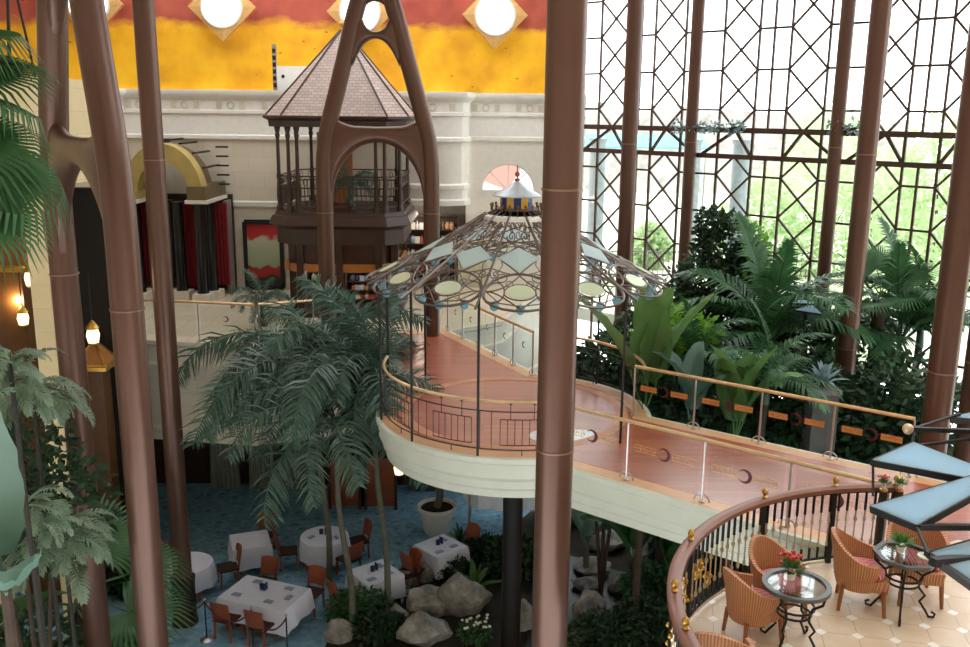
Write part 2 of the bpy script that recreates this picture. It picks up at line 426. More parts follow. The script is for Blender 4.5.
# glass wall --------------------------------------------------------------
GO, GD = V((3.27, 29.0, 0)), V((.70711, -.70711, 0)); GN = V((-.70711, -.70711, 0))
BAYS = [(-.46, 4.16), (3.70, 4.16), (7.86, 3.72), (11.58, 4.0)]
NODE = [7.2-2.06, 7.2-1.03, 7.2, 8.22, 9.25]
ZB0, ZB1 = 9.75, 10.45
TOPN = [10.98+1.03*i for i in range(7)]
def gp(s_, z, off=0): return GO + GD*s_ + GN*off + V((0, 0, z))
for i in range(4):
    s0, BAYL = BAYS[i]
    root = bpy.data.objects.new('window_%d' % (1+i), None); COL.objects.link(root); root.location = gp(s0, 0); struct(root)
    base = gp(s0, 0)
    def q(f, z, off=0): return gp(s0+f*BAYL, z, off)-base
    m = MB(); zt, zb = 17.3, 3.0
    for f in (.15, .40, .50, .615, .86):
        m.bar(q(f, zb), q(f, ZB0), .06, .06, GN); m.bar(q(f, ZB1), q(f, zt), .05, .06, GN)
    for f in (.15, .40, .615, .86): m.bar(q(f, ZB0), q(f, ZB1), .07, .06, GN)
    for z in NODE+TOPN:
        for a, b in ((0, .15), (.40, .615), (.86, 1.0)): m.bar(q(a, z), q(b, z), .05, .055)
    m.obj('mullion', mullion, root)
    m = MB()
    for a, b in ((.15, .40), (.615, .86)):
        mid = (a+b)/2
        for zs in (NODE, TOPN):
            for z0, z1 in zip(zs[:-1], zs[1:]):
                m.bar(q(a, z0), q(b, z1), .05, .055, GN); m.bar(q(b, z0), q(a, z1), .05, .055, GN)
        m.bar(q(a, NODE[-1]), q(mid, ZB0), .05, .055, GN); m.bar(q(b, NODE[-1]), q(mid, ZB0), .05, .055, GN)
        m.bar(q(a, TOPN[0]), q(mid, ZB1), .05, .055, GN); m.bar(q(b, TOPN[0]), q(mid, ZB1), .05, .055, GN)
    m.bar(q(.275, ZB1), q(.40, ZB0), .08, .06, GN); m.bar(q(.275, ZB1), q(.02, ZB0), .08, .06, GN)
    m.bar(q(.74, ZB1), q(.615, ZB0), .08, .06, GN); m.bar(q(.74, ZB1), q(.98, ZB0), .08, .06, GN)
    m.obj('lattice', mullion, root)
    m = MB(); m.bar(q(0, ZB0), q(1, ZB0), .16, .13); m.bar(q(0, ZB1), q(1, ZB1), .16, .14)
    m.bar(q(0, zb), q(1, zb), .2, .2); m.obj('transom', mullion, root)
    MB().slab([q(0, zb, -.04), q(1, zb, -.04), q(1, zt, -.04), q(0, zt, -.04)], GN, .01).obj('pane', winglass, root)
struct(MB().bar(gp(-.6, 1.5), gp(18, 1.5), .5, 3.0).obj('wall_garden', plain('garden_wall_render', rgb(150, 140, 125), .8)))
# unseen wall behind the viewer, added to cut sky light on front faces
struct(MB().box(-16, 16, -6, -5.5, 0, 17.5).obj('wall_front', plain('front_render', rgb(200, 188, 168), .7)))

# unseen hall roof, two openings shaped to dim the floor and light the walls
def slabx(x0, x1, y0, y1, n): struct(MB().box(x0, x1, y0, y1, 17.4, 17.7).obj(n, MATS['front_render']))
struct(MB().box(-16.3, -16, -6, 33, 0, 17.5).obj('wall_side', MATS['front_render']))  # unseen wall added to stop light leaking in from the left
struct(MB().box(16, 16.3, -6, 14, 0, 17.5).obj('wall_far_right', MATS['front_render']))  # unseen wall added to stop light leaking in from the right
ceil = MB()
for x0, x1, y0, y1 in [(-16, 16, -6, 6), (-16, 4, 6, 22), (11, 16, 6, 16), (-16, -11, 22, 31), (1.5, 4, 22, 29), (4, 16, 16, 22), (4, 9, 22, 25)]: ceil.box(x0, x1, y0, y1, 17.4, 17.7)
struct(ceil.obj('ceiling', MATS['front_render']))
# ---------------------------------------------------------------- outside the glass
def mk_ground():
    k = N('sunlit_paving'); f = noise(k, k.obj(), .25, 4)
    return k.set(k.ramp(f, [(.35, rgb(214, 214, 190)), (.5, rgb(236, 230, 214)), (.65, rgb(190, 210, 160))]), .9)
struct(MB().box(3, 90, -10, 120, 3.6, 4.6).xf(Matrix.Translation((0, 0, 0))).obj('floor_outside', mk_ground())).hide_render = False
bpy.data.objects['floor_outside'].data.clear_geometry()
go = MB().prism([(gp(-1, 0, -.6).x, gp(-1, 0, -.6).y), (gp(30, 0, -.6).x, gp(30, 0, -.6).y), (90, 10), (90, 130), (-20, 130), (-4, 40)], 4.2, 4.6)
me = go.mesh('floor_outside', MATS['sunlit_paving']); bpy.data.objects['floor_outside'].data = me

# ---------------------------------------------------------------- steel columns
def joint(m, z, r): m.lathe([(r, z-.012), (r+.012, z-.01), (r+.012, z+.01), (r, z+.012)], 20)
def column(px, py, Yd, z0, label, r=.2, jz=(7.2, 11.2), base=False, mat=None, Xo=None):
    p = Yp(px, py, Yd)
    t = thing('steel_column', label, 'column', (p.x if Xo is None else Xo, Yd, z0), 0)
    m = MB().lathe([(r, 0), (r, 17.4-z0)], 28); m.obj('shaft', mat or steel, t)
    m = MB()
    for z in jz: joint(m, z-z0, r)
    m.obj('weld_band', plain('weld_band_paint', rgb(132, 100, 84), .4, .3) if 'weld_band_paint' not in MATS else MATS['weld_band_paint'], t)
    if base:
        m = MB().lathe([(r*1.4, 0), (r*1.4, .1), (r*1.25, .16), (r*1.22, .95), (r*1.3, 1.0), (r*1.3, 1.08), (r, 1.12)], 24); m.obj('base', darksteel, t)
    return t
column(559, 300, 9.9, 0, 'thick brown steel column standing in front of the footbridge, widest in view', .21, (10.1, 7.2))
column(629, 150, 24.3, .06, 'brown steel column rising behind the right rim of the ornate canopy', .2, (10.1,))
column(867, 150, 19.4, .06, 'tall brown steel column among the palms behind the footbridge', .2, (10.1, 6.0))
column(941, 380, 14.0, .06, 'brown steel column at the far end of the footbridge by the glass star canopy', .21, (7.0,))
column(977, 380, 14.6, .06, 'steel column at the right edge beside the column by the star canopy', .21, (7.0,))
column(165, 320, 18.24, 0, 'slender brown steel column with flared dark base among dining tables', .2, (9.9,), True)
lamp_bays = [(705, 'brown window column left of the dark bushy tree'), (857, 'brown window column directly behind the column among the palms')]
for s_, lb in ((3.60, lamp_bays[0][1]), (7.76, lamp_bays[1][1]), (11.5, 'brown window column beyond the right edge of the view')):
    p = gp(s_, 0, .22)
    column(0, 0, p.y, 0, lb, .17, (10.1,), False, None, p.x)

def inset(poly, d):
    n = len(poly); res = []
    for i in range(n):
        a, p, c = V(poly[i-1]), V(poly[i]), V(poly[(i+1) % n]); d1 = (p-a).normalized(); d2 = (c-p).normalized()
        nn = V((d1.y, -d1.x))+V((d2.y, -d2.x)); nn = nn/max(.5, 1+d1.dot(d2)); res.append(p+nn*d)
    return res
# branching frames: two round legs joined by an arched web, narrowing to a ringed head
def aframe(P0, P1, label, z0, mat, sc=1.0):
    P0, P1 = V(P0), V(P1); mid = (P0+P1)/2; d = (P1-P0); half = d.length/2; ang = atan2(d.y, d.x)
    t = thing('branching_steel_frame', label, 'steel frame', (mid.x, mid.y, 0), ang)
    R = .2; k = half/1.24; w2 = half+R
    prof = [(z0, 0), (9.2, 0), (9.6, .01), (9.9, .03), (10.2, .07), (10.5, .13), (10.9, .23), (11.3, .34), (12.0, .52), (12.4, .62), (13.0, .77), (13.4, .89), (13.8, .99), (14.2, 1.06), (14.8, 1.1), (17.2, 1.12)]
    def legx(z):
        for (a0, b0), (a1, b1) in zip(prof[:-1], prof[1:]):
            if a0 <= z <= a1: return half-(b0+(b1-b0)*(z-a0)/(a1-a0))*k
        return half-1.12*k
    m = MB(); zs = [z0]+[8+.2*i for i in range(36)]+[17.2]
    for s in (-1, 1): m.tube([(s*legx(z), 0, z) for z in zs], R, 20)
    def web(bot, top, x1, nn=40, dep=.17, ends=0):
        vs = []; q = 16
        for i in range(nn+1):
            x = -x1+2*x1*i/nn; b0, t0 = bot(x), top(x); c_, h_ = (b0+t0)/2, max(.03, (t0-b0)/2)
            for j in range(q):
                a = 2*pi*j/q; sy = abs(cos(a))**.7*(1 if cos(a) > 0 else -1); sz = abs(sin(a))**.85*(1 if sin(a) > 0 else -1)
                vs.append((x, (dep-ends*(abs(x)/x1)**6)*sy, c_+h_*sz))
        m.add(vs, [(i*q+j, (i+1)*q+j, (i+1)*q+(j+1) % q, i*q+(j+1) % q) for i in range(nn) for j in range(q)])
    iw = half-R
    def arch_b(x): return 8.7+1.43*sqrt(max(0, 1-(x/(iw+.0))**2)) if abs(x) < iw else 8.7
    def hole_b(x):
        u = abs(x)/(.98*k); return 10.5+.03*u+.6*max(0, u-.5)**1.8
    web(arch_b, hole_b, half-.14, 60, .17, .06)
    def hole_t(x): return 12.5-.9*(abs(x)/(.62*k))**2.2
    rx, rz, rc = .29*k, .33, 13.0
    def ring_b(x): return rc-rz*sqrt(max(0, 1-(x/rx)**2)) if abs(x) < rx else rc
    web(hole_t, ring_b, legx(12.45)-.08, 30, .17, .05)
    def ring_t(x): return rc+rz*sqrt(max(0, 1-(x/rx)**2)) if abs(x) < rx else rc
    web(ring_t, lambda x: 14.0-.2*(abs(x)/.3)**2, legx(13.5)-.08, 24, .17, .05)
    web(lambda x: 14.6, lambda x: 17.2, .12, 8)
    me = m.mesh('frame', mat, 50)
    o = bpy.data.objects.new('frame', me); COL.objects.link(o); o.parent = t
    for sx in (-1, 1):
        mm = MB(); joint(mm, 0, R+.002); mm.xf(Matrix.Translation((sx*half, 0, 8.45))); mm.obj('weld_band', MATS['weld_band_paint'], t)
    return t
aframe((-3.9, 22.55), (-1.33, 22.65), 'branching brown steel frame with ringed head in front of the pavilion', 5.4, steel)
pa, pb = V((-6.32, 13.75)), V((-4.45, 11.3))
aframe(pa, pb, 'near branching brown steel frame with joined legs at the left', 0, steel)

# ---------------------------------------------------------------- footbridge
GC = V((.55, 16.75)); GR = 2.5
fa = V((1.46, 13.80)); fd = (V((5.2, 10.75))-fa).normalized()        # front edge
ra = V((2.80, 16.60)); rd = (V((6.9, 13.55))-ra).normalized()        # rear edge
def arcpts(a0, a1, n, r=GR): return [GC+V((cos(radians(a0+(a1-a0)*i/n)), sin(radians(a0+(a1-a0)*i/n))))*r for i in range(n+1)]
WLK_L0, WLK_L1 = V((-1.75, 17.6)), V((-2.5, 22.9)); WLK_R1, WLK_R0 = V((-1.02, 23.25)), V((1.1, 19.15))
outline = [fa+fd*6.6] + arcpts(-82, -200, 30) + [WLK_L1, WLK_R1] + arcpts(77, -7.5, 16) + [ra+rd*6.6]
def mk_planks(name, rot):
    k = N(name); v = k.obj(rot=(0, 0, rot)); br = k.n('ShaderNodeTexBrick'); k.l(v, br.inputs[0])
    br.inputs['Scale'].default_value = 1; br.inputs['Brick Width'].default_value = 1.6; br.inputs['Row Height'].default_value = .11; br.inputs['Mortar Size'].default_value = .003
    br.inputs['Color1'].default_value = C4(rgb(188, 98, 66)); br.inputs['Color2'].default_value = C4(rgb(164, 78, 52)); br.inputs['Mortar'].default_value = C4(rgb(110, 50, 34)); br.inputs['Bias'].default_value = .1
    f = noise(k, k.obj((1, 10, 1), rot=(0, 0, rot)), 3, 4); c = k.mix(.25, br.outputs[0], k.ramp(f, [(.3, (.55, .5, .45)), (.7, (1, 1, 1))]), 'MULTIPLY')
    k.set(c, .4, 0, .5, 1.0); k.p.inputs['Coat Roughness'].default_value = .27; k.p.inputs['Coat IOR'].default_value = 1.65; return k.m
planks = mk_planks('red_wood_planks', 0)
bridge = thing('footbridge', 'curved footbridge with glossy red wood deck and pale stone edge', 'footbridge', (0, 0, 0))
MB().prism(outline, B-.3, B-.002).obj('deck_slab', fascia_stone, bridge)
MB().prism(inset(outline, .28), B-.05, B+.004).obj('deck', planks, bridge)
tan = plain('tan_inlay_stone', rgb(208, 160, 118), .3, 0, .08)
MB().prism(outline, B-.1, B+.0015).obj('border', tan, bridge)
# ring inlays in the round deck
m = MB()
def ringseg(r0, r1, a0, a1, n, z):
    vs = arcpts(a0, a1, n, r0)+arcpts(a0, a1, n, r1); 
    m.add([(p.x, p.y, z) for p in vs], [(i, i+1, n+2+i, n+1+i) for i in range(n)])
ringseg(1.95, 2.15, 0, 360, 48, B+.008)
m.obj('ring_inlay', plain('dark_tan_inlay', rgb(196, 134, 98), .35), bridge)
m = MB().prism([(GC.x+.85+.62*cos(2*pi*j/40), GC.y-1.45+.42*sin(2*pi*j/40)) for j in range(40)], B-.02, B+.007); m.obj('medallion_inlay', plain('pale_medallion_stone', rgb(226, 222, 226), .15), bridge)
bprof = [(0, B), (.08, B-.01), (.08, B-.09), (.03, B-.13), (.03, B-.36), (.0, B-.4), (-.04, B-.44), (-.04, B-.56), (-.10, B-.62), (-.10, B-.74), (-.5, B-.8)]
# outward = right of travel; outline runs front line from the far end, clockwise round the disc
fpath = [fa+fd*6.6] + arcpts(-82, -200, 30) + [WLK_L1]
m = MB().sweep(fpath[::-1], bprof)
rpath = [WLK_R1] + arcpts(77, -7.5, 16) + [ra+rd*6.6]
m.sweep(rpath[::-1], bprof)
m.obj('fascia', fascia_stone, bridge, 30)
t = thing('support_column', 'dark round post carrying the round end of the footbridge', 'column', (GC.x+.02, GC.y-.2, 0))
MB().lathe([(.19, 0), (.19, 4.3), (.24, 4.45), (.3, 4.6)], 24).obj('shaft', plain('near_black_brown_paint', rgb(30, 20, 17), .4), t)
MB().lathe([(.26, 0), (.26, .3), (.2, .36)], 24).obj('base', MATS['near_black_brown_paint'], t)

# ---------------------------------------------------------------- glass balustrades with emblem band
redmoon = plain('dark_red_emblem', rgb(84, 20, 36), .4)
ochrem = plain('ochre_film', rgb(214, 150, 84), .5)
browntxt = plain('brown_lettering', rgb(150, 92, 48), .5)
goldtxt = plain('ochre_etched_band', rgb(206, 150, 80), .5)
def crescent(m, c, u, v, r, n):
    pts = []
    for i in range(13):
        a = radians(-150+300*i/12); pts.append((cos(a)*r, sin(a)*r))
    for i in range(13):
        a = radians(140-280*i/12); pts.append((-r*.24+cos(a)*r*.74, sin(a)*r*.74))
    # opening to the left
    pts3 = [c+u*p[0]+v*p[1] for p in pts]; half = 13
    for i in range(12):
        a, b, c2, d2 = pts3[i], pts3[i+1], pts3[25-i-1], pts3[25-i]
        m.add([a, b, c2, d2], [(0, 1, 2, 3)])
def balustrade(name, label, path, step, h=.95, band=True, topmat=brass, gap=.08, foot=True, spans=None, flip=1, small=False, ochre=True, solid=False):
    root = thing(name, label, 'railing', (path[0][0], path[0][1], B)); o0 = V((path[0][0], path[0][1], 0))
    P = [V((p[0], p[1], 0))-o0 for p in path]
    MB().tube([p+V((0, 0, h)) for p in P], .032, 8).obj('handrail', topmat, root)
    # stations
    pts = [P[0]]; acc = 0
    for a, b in zip(P[:-1], P[1:]):
        L = (b-a).length; nseg = max(1, round(L/step))
        for i in range(1, nseg+1): pts.append(a+(b-a)*(i/nseg))
    for i, p in enumerate(pts):
        d = (pts[min(i+1, len(pts)-1)]-pts[max(i-1, 0)]).normalized(); nrm = V((d.y, -d.x, 0))
        m = MB().tube([p, p+V((0, 0, h-.03))], .018, 8); m.lathe([(.045, 0), (.045, .02), (.02, .03)], 10, p); m.obj('post', chrome, root)
        if foot:
            f = MB()
            for s in (-1, 1):
                f.tube([p+d*(s*.12*sin(j*pi/10))+V((0, 0, .02+.1*(1-cos(j*pi/10))*0+.11*cos(j*pi/10))) for j in range(6)], .012, 5)
            f.obj('foot_bracket', chrome, root)
    for a, b in zip(pts[:-1], pts[1:]):
        d = (b-a).normalized(); nrm = V((d.y, -d.x, 0)); L = (b-a).length; z = V((0, 0, 1))
        pa_, pb_ = a+d*gap, b-d*gap
        g = MB().slab([pa_+z*.1, pb_+z*.1, pb_+z*(h-.08), pa_+z*(h-.08)], nrm, .012).obj('glass_panel', glass, root)
        if band:
            c = (a+b)/2+z*(h*.60)+nrm*(.018*flip); em = MB(); crescent(em, c, d*flip, z, .105 if not small else .07, nrm); em.obj('crescent_emblem', redmoon, g)
            rr = random.Random(3)
            for sd in (-1, 1):
                tx = MB()
                if small: break
                x0, x1 = (.14, L/2-gap-.06)
                if solid: MB().slab([c+d*(sd*x0)-z*.05-nrm*.004, c+d*(sd*x1)-z*.05-nrm*.004, c+d*(sd*x1)+z*.05-nrm*.004, c+d*(sd*x0)+z*.05-nrm*.004], nrm, .004).obj('ochre_strip', ochrem, g)
                if ochre:
                    for zz in (-.05, .05): tx.bar(c+d*(sd*x0)+z*zz, c+d*(sd*x1)+z*zz, .004, .012, nrm)
                x = x0
                while x < x1:
                    wd = rr.uniform(.02, .05); hh = rr.choice((.05, .06, .03))
                    tx.bar(c+d*(sd*x)-z*(hh/2), c+d*(sd*x)+z*(hh/2), .004, .012, nrm)
                    tx.bar(c+d*(sd*x)+z*rr.uniform(-.03, .03), c+d*(sd*(x+wd*.7))+z*rr.uniform(-.03, .03), .004, .01, nrm)
                    x += wd
                tx.obj('etched_band', browntxt if solid else goldtxt, g)
    return root
fo = V((-fd.y, fd.x))*.12
balustrade('glass_balustrade', 'glass balustrade with crescent emblems along the near side of the footbridge', [fa-fd*.42+fo, fa+fd*4.62+fo], 1.26)
ro = V((rd.y, -rd.x))*.12
balustrade('glass_balustrade', 'glass balustrade with ochre bands on the far side of the footbridge before the palms', [ra+rd*.05+ro, ra+rd*4.85+ro], 1.2, solid=True)
balustrade('glass_balustrade', 'glass balustrade on the walkway between round deck and mezzanine', [(1.02, 19.1), (-.95, 23.15)], .9, .95, True, brass, .08, True, None, 1, True)
balustrade('glass_balustrade', 'glass balustrade along the mezzanine edge at the left, under the black columns', [(-13, 22.15), (-8.3, 22.05), (-5.5, 21.6)], 1.45, .95, True, brass, .06, False, None, 1, True)
balustrade('glass_balustrade', 'short glass balustrade at mezzanine corner left of the branching frame leg', [(-5.4, 21.65), (-4.2, 22.2)], 1.3, .95, False, brass, .06, False)

# ---------------------------------------------------------------- iron railing round the deck
def iron_rail(label, a0, a1, r=2.42, h=.92):
    t = thing('iron_railing', label, 'railing', (GC.x, GC.y, B)); n = max(6, int(abs(a1-a0)/4))
    def at(a, z, rr=r): return V((rr*cos(radians(a)), rr*sin(radians(a)), z))
    A = [a0+(a1-a0)*i/n for i in range(n+1)]
    MB().tube([at(a, h) for a in A], .03, 8).obj('handrail', brass, t)
    MB().tube([at(a, .75) for a in A], .012, 5).obj('upper_bar', black, t)
    MB().tube([at(a, .1) for a in A], .012, 5).obj('lower_bar', black, t)
    seg = (a1-a0)/max(1, round(abs(a1-a0)/30)); a = a0
    for i in range(max(1, round(abs(a1-a0)/30))):
        c = a0+seg*(i+.5); m = MB(); wdt = seg*.3
        for zz in (.18, .62): m.tube([at(c-wdt+2*wdt*j/6, zz) for j in range(7)], .009, 4)
        for j in range(7): m.tube([at(c-wdt+2*wdt*j/6, .18), at(c-wdt+2*wdt*j/6, .62)], .009, 4)
        m.obj('bar_panel', black, t)
        for q in (-.16, .16): m = MB().tube([at(c+seg*q, .62), at(c+seg*q, h-.02)], .009, 4); m.ell(at(c+seg*q, h-.03), .03, .03, .02, 6, 4); m.obj('bar', black, t)
        MB().tube([at(c, .1), at(c, .0)], .01, 4).obj('foot', black, t)
        for q in (-.42, .42): MB().tube([at(c+seg*q, .1), at(c+seg*q, .75)], .009, 4).obj('bar', black, t)
    return t
iron_rail('iron railing with brass handrail round the near left of the round deck', -74, -188)
iron_rail('iron railing with brass handrail at the far right of the round deck', -4, 62)

# ---------------------------------------------------------------- ornate canopy
plain('old_bronze', rgb(110, 80, 50), .4, .6)
t = thing('ornate_canopy', 'ornate conical metal canopy with pale glass lozenges over the round deck', 'canopy', (GC.x, GC.y, B)); gz = t
RZ, R0, R1, ZT = 0, .57, 2.72, 9.1-B
def SP(a, tt, off=0):
    r = R0+(R1-R0)*tt; z = ZT-1.2*tt-.05*sin(pi*tt)+off
    return V((r*sin(radians(a)), -r*cos(radians(a)), z))
NS = 12; da = 360/NS
for i in range(NS):
    a = i*da+da/2
    MB().tube([SP(a, k_/10) for k_ in range(11)], .022, 6).obj('rib', bronze, t)
    p = SP(a, .9)
    if i not in (2, 3, 6): MB().tube([V((p.x, p.y, .0)), V((p.x, p.y, .5)), p], .022, 8).obj('pole', black, t)
for i in range(NS):
    a = i*da
    def uv(u, v, off=0): return SP(a+u*da/2*1.0, v, off)
    m = MB(); n = 22
    def loop(cu, cv, ru, rv, r=.016): m.tube([uv(cu+ru*cos(2*pi*j/n), cv+rv*sin(2*pi*j/n)) for j in range(n)], r, 5, True)
    loop(0, .81, .97, .2, .022)
    loop(0, .81, .42, .085, .012)
    loop(-.67, .82, .26, .11, .014); loop(.67, .82, .26, .11, .014)
    for s in (-1, 1):
        m.tube([uv(s*(.9-.9*j/8), .81+.18*(1-cos(pi*j/16))) for j in range(9)], .013, 5)
        m.tube([uv(s*(.9-.9*j/8), .81-.18*(1-cos(pi*j/16))) for j in range(9)], .013, 5)
        m.tube([uv(0, .61), uv(s*.8, .45), uv(0, .31)], .014, 5)
        m.tube([uv(s*.85, .70), uv(s*.62, .52), uv(s*.9, .36)], .01, 4)
        m.tube([uv(s*(.42+.3*(1-j/16)*cos(j*.75)), .21+.075*(1-j/16)*sin(j*.75)) for j in range(15)], .013, 5)
        m.tube([uv(s*(.3+.25*(1-j/16)*cos(j*.75+2)), .09+.05*(1-j/16)*sin(j*.75)) for j in range(13)], .011, 5)
        m.tube([uv(s*.98, .30), uv(s*.5, .27), uv(0, .33)], .012, 5)
        m.tube([uv(s*(.8+.15*(1-j/16)*cos(j*.7)), .62+.05*(1-j/16)*sin(j*.7)) for j in range(13)], .011, 5)
    loop(0, .2, .12, .04, .01)
    for s in (-1, 1):
        loop(s*.55, .66, .16, .045, .01); loop(s*.3, .72, .1, .03, .009); loop(s*.72, .34, .16, .05, .01)
        m.tube([uv(s*.2, .62), uv(s*.5, .60), uv(s*.98, .56)], .01, 4); m.tube([uv(s*.02, .96), uv(s*.5, .93), uv(s*.95, .8)], .01, 4)
        m.tube([uv(s*(.55+.2*(1-j/16)*cos(j*.75+1)), .12+.06*(1-j/16)*sin(j*.75)) for j in range(13)], .011, 5)
    fr_ = m.obj('scrollwork', bronze, t)
    def pane(name, pts, mat):
        pts = [uv(*p, .004) for p in pts]; c = sum(pts, V((0, 0, 0)))/len(pts); nr = V((c.x, c.y, 3)).normalized()
        return MB().slab(pts, nr, .012).obj(name, mat, t)
    pane('lozenge_pane', [(0, .585), (.88, .45), (0, .335), (-.88, .45)], aqua)
    pane('oval_pane', [(.38*cos(2*pi*j/16), .81+.075*sin(2*pi*j/16)) for j in range(16)], palegreen)
    for u in (-.66, 0, .66):
        p = uv(u*.95, .93-.05*abs(u)); b_ = MB(); b_.tube([p, p+V((0, 0, -.05))], .006, 4); b_.ell(p+V((0, 0, -.1)), .075, .075, .08, 10, 6); b_.obj('glass_bead', bead, t)
m = MB().lathe([(R0-.05, ZT+.0), (R0+.03, ZT-.02), (R0+.03, ZT-.09), (R0-.05, ZT-.07), (R0-.05, ZT)], 36); m.obj('upper_ring', white, t)
m = MB()
for j in range(24):
    a = radians(15*j); m.bar((.56*cos(a), .56*sin(a), ZT-.02), (.34*cos(a), .34*sin(a), ZT+.09), .025, .02)
m.obj('collar_bars', bronze, t)
ln = MB().lathe([(.36, ZT+.06), (.4, ZT+.08), (.4, ZT+.1), (.3, ZT+.11)], 24).obj('lantern_base', bronze, t)
for j in range(14):
    a0, a1 = 2*pi*j/14, 2*pi*(j+1)/14; q = lambda a, z: V((.30*cos(a), .30*sin(a), z))
    MB().slab([q(a0, ZT+.1), q(a1, ZT+.1), q(a1, ZT+.34), q(a0, ZT+.34)], q((a0+a1)/2, 0), -.015).obj('lantern_pane', [plain('deep_blue_glass', rgb(40, 60, 120), .15), plain('amber_glass', rgb(206, 160, 50), .15)][j % 2] if 'deep_blue_glass' not in MATS or 'amber_glass' not in MATS else MATS[['deep_blue_glass', 'amber_glass'][j % 2]], t)
for j in range(20):
    a = 2*pi*j/20; p = (.46*cos(a), .46*sin(a), ZT+.06); m = MB().tube([p, (p[0], p[1], p[2]+.08)], .014, 5); m.ell((p[0], p[1], p[2]+.1), .028, .028, .03, 6, 4); m.obj('spindle', MATS['old_bronze'], t)
MB().lathe([(.42, ZT+.31), (.43, ZT+.33), (.28, ZT+.42), (.12, ZT+.51), (.03, ZT+.58), (0, ZT+.58)], 24).obj('lantern_roof', plain('pale_blue_grey_metal', rgb(186, 196, 206), .35, .3), t)
m = MB().tube([(0, 0, ZT+.56), (0, 0, ZT+.86)], .012, 6); m.ell((0, 0, ZT+.7), .045, .045, .05, 10, 6); m.ell((0, 0, ZT+.6), .05, .06, .03, 10, 6)
m.obj('finial', plain('dark_red_finial', rgb(130, 60, 50), .4), t)
# ---------------------------------------------------------------- pavilion
def octo(hw, fr, dp=None):
    dp = dp or hw; c = hw-fr
    return [(-fr, -dp), (fr, -dp), (hw, -dp+c), (hw, dp-c), (fr, dp), (-fr, dp), (-hw, dp-c), (-hw, -dp+c)]
PV = V((-3.9, 26.1, B))
pav = thing('pavilion', 'tall wooden pavilion with shingled pyramid roof and columned gallery', 'pavilion', PV)
k = N('grey_pink_shingles'); v = k.obj((1, 1, 1), rot=(pi/2, 0, 0)); br = k.n('ShaderNodeTexBrick'); k.l(v, br.inputs[0])
br.inputs['Scale'].default_value = 1; br.inputs['Brick Width'].default_value = .16; br.inputs['Row Height'].default_value = .075; br.inputs['Mortar Size'].default_value = .006
br.inputs['Color1'].default_value = C4(rgb(178, 158, 148)); br.inputs['Color2'].default_value = C4(rgb(160, 142, 134)); br.inputs['Mortar'].default_value = C4(rgb(120, 102, 96))
shing = k.set(br.outputs[0], .7)
ez = 10.72-B; m = MB(); lo = octo(1.86, 1.36); 
ring = [(p[0]*1.0, p[1]*1.0, ez) for p in lo]; up_ = [(p[0]*.03, p[1]*.03, 12.95-B) for p in lo]
m.add(ring+up_, [(i, (i+1) % 8, 8+(i+1) % 8, 8+i) for i in range(8)]+[tuple(range(8, 16))]); m.obj('roof', shing, pav, 20)
m = MB()
for a, b in zip(ring, up_): m.tube([V(a)+V((0, 0, .02)), V(b)+V((0, 0, .02))], .025, 5)
m.obj('roof_ridge', wooddark, pav)
m = MB().lathe([(.05, 0), (.07, .04), (.03, .08), (.1, .2), (.06, .3), (0, .34)], 12, (0, 0, 12.93-B)); m.obj('finial', sand, pav)
cl = lambda p: [V(q) for q in p]
m = MB().sweep(cl(octo(1.79, 1.32)), [(-.15, ez-.02), (.14, ez+.0), (.14, ez-.06), (.02, ez-.12), (.0, ez-.28), (-.15, ez-.28)], True); m.obj('eave', wooddark, pav)
gz0 = 8.25-B
m = MB().sweep(cl(octo(1.66, 1.22)), [(-1, gz0), (.05, gz0), (.08, gz0-.1), (.14, gz0-.12), (.22, gz0-.28), (.24, gz0-.34), (.1, gz0-.4), (.04, gz0-.46), (.04, gz0-.86), (-.1, gz0-.88)], True)
m.prism(octo(1.7, 1.24), gz0-.06, gz0-.01); m.obj('gallery_floor', wooddark, pav)
cps = [(-1.25, -1.62), (1.25, -1.62), (-1.6, -1.22), (1.6, -1.22), (-1.02, -1.62), (1.02, -1.62), (-1.25, 1.62), (1.25, 1.62), (-1.6, 1.22), (1.6, 1.22)]
for x, y in cps:
    MB().lathe([(.09, gz0), (.09, gz0+.12), (.06, gz0+.16), (.075, gz0+.4), (.05, gz0+.8), (.07, gz0+.9), (.05, gz0+1.0), (.045, ez-.6), (.07, ez-.5), (.05, ez-.45), (.09, ez-.28), (.09, ez-.2)], 10, (x, y, 0)).obj('gallery_column', wooddark, pav)
rp = octo(1.6, 1.2); 
for i in range(8):
    a, b = V((*rp[i], 0)), V((*rp[(i+1) % 8], 0)); L = (b-a).length; d = (b-a)/L; nb = max(4, int(L/.11)); m = MB()
    for z in (.14, .62, .92): m.bar(a+V((0, 0, gz0+z)), b+V((0, 0, gz0+z)), .04, .035)
    for j in range(1, nb):
        p = a+d*(L*j/nb); m.tube([p+V((0, 0, gz0+.14)), p+V((0, 0, gz0+.62))], .013, 4)
    for j in range(nb//2):
        p = a+d*(L*(j+.5)/(nb//2)); m.tube([p+d*(.05*cos(q*pi/4))+V((0, 0, gz0+.77+.1*sin(q*pi/4))) for q in range(8)], .01, 4, True)
    m.obj('gallery_railing', wooddark, pav)
MB().box(-.95, .05, .9, 1.0, gz0, gz0+2.0).obj('back_panel', plain('warm_oak_panel', rgb(168, 110, 62), .5), pav)
for x, y in [(-1.3, -1.25), (-1.05, -1.5), (.0, -1.5), (1.05, -1.5), (1.45, -1.25), (-1.3, 1.25), (1.45, 1.25)]:
    MB().box(x-.09, x+.09, y-.09, y+.09, 0, gz0-.85).obj('post', wooddark, pav)
m = MB().sweep(cl(octo(1.5, 1.12)), [(0, 1.45), (.06, 1.45), (.06, 1.25), (0, 1.22), (0, 1.45)], True)
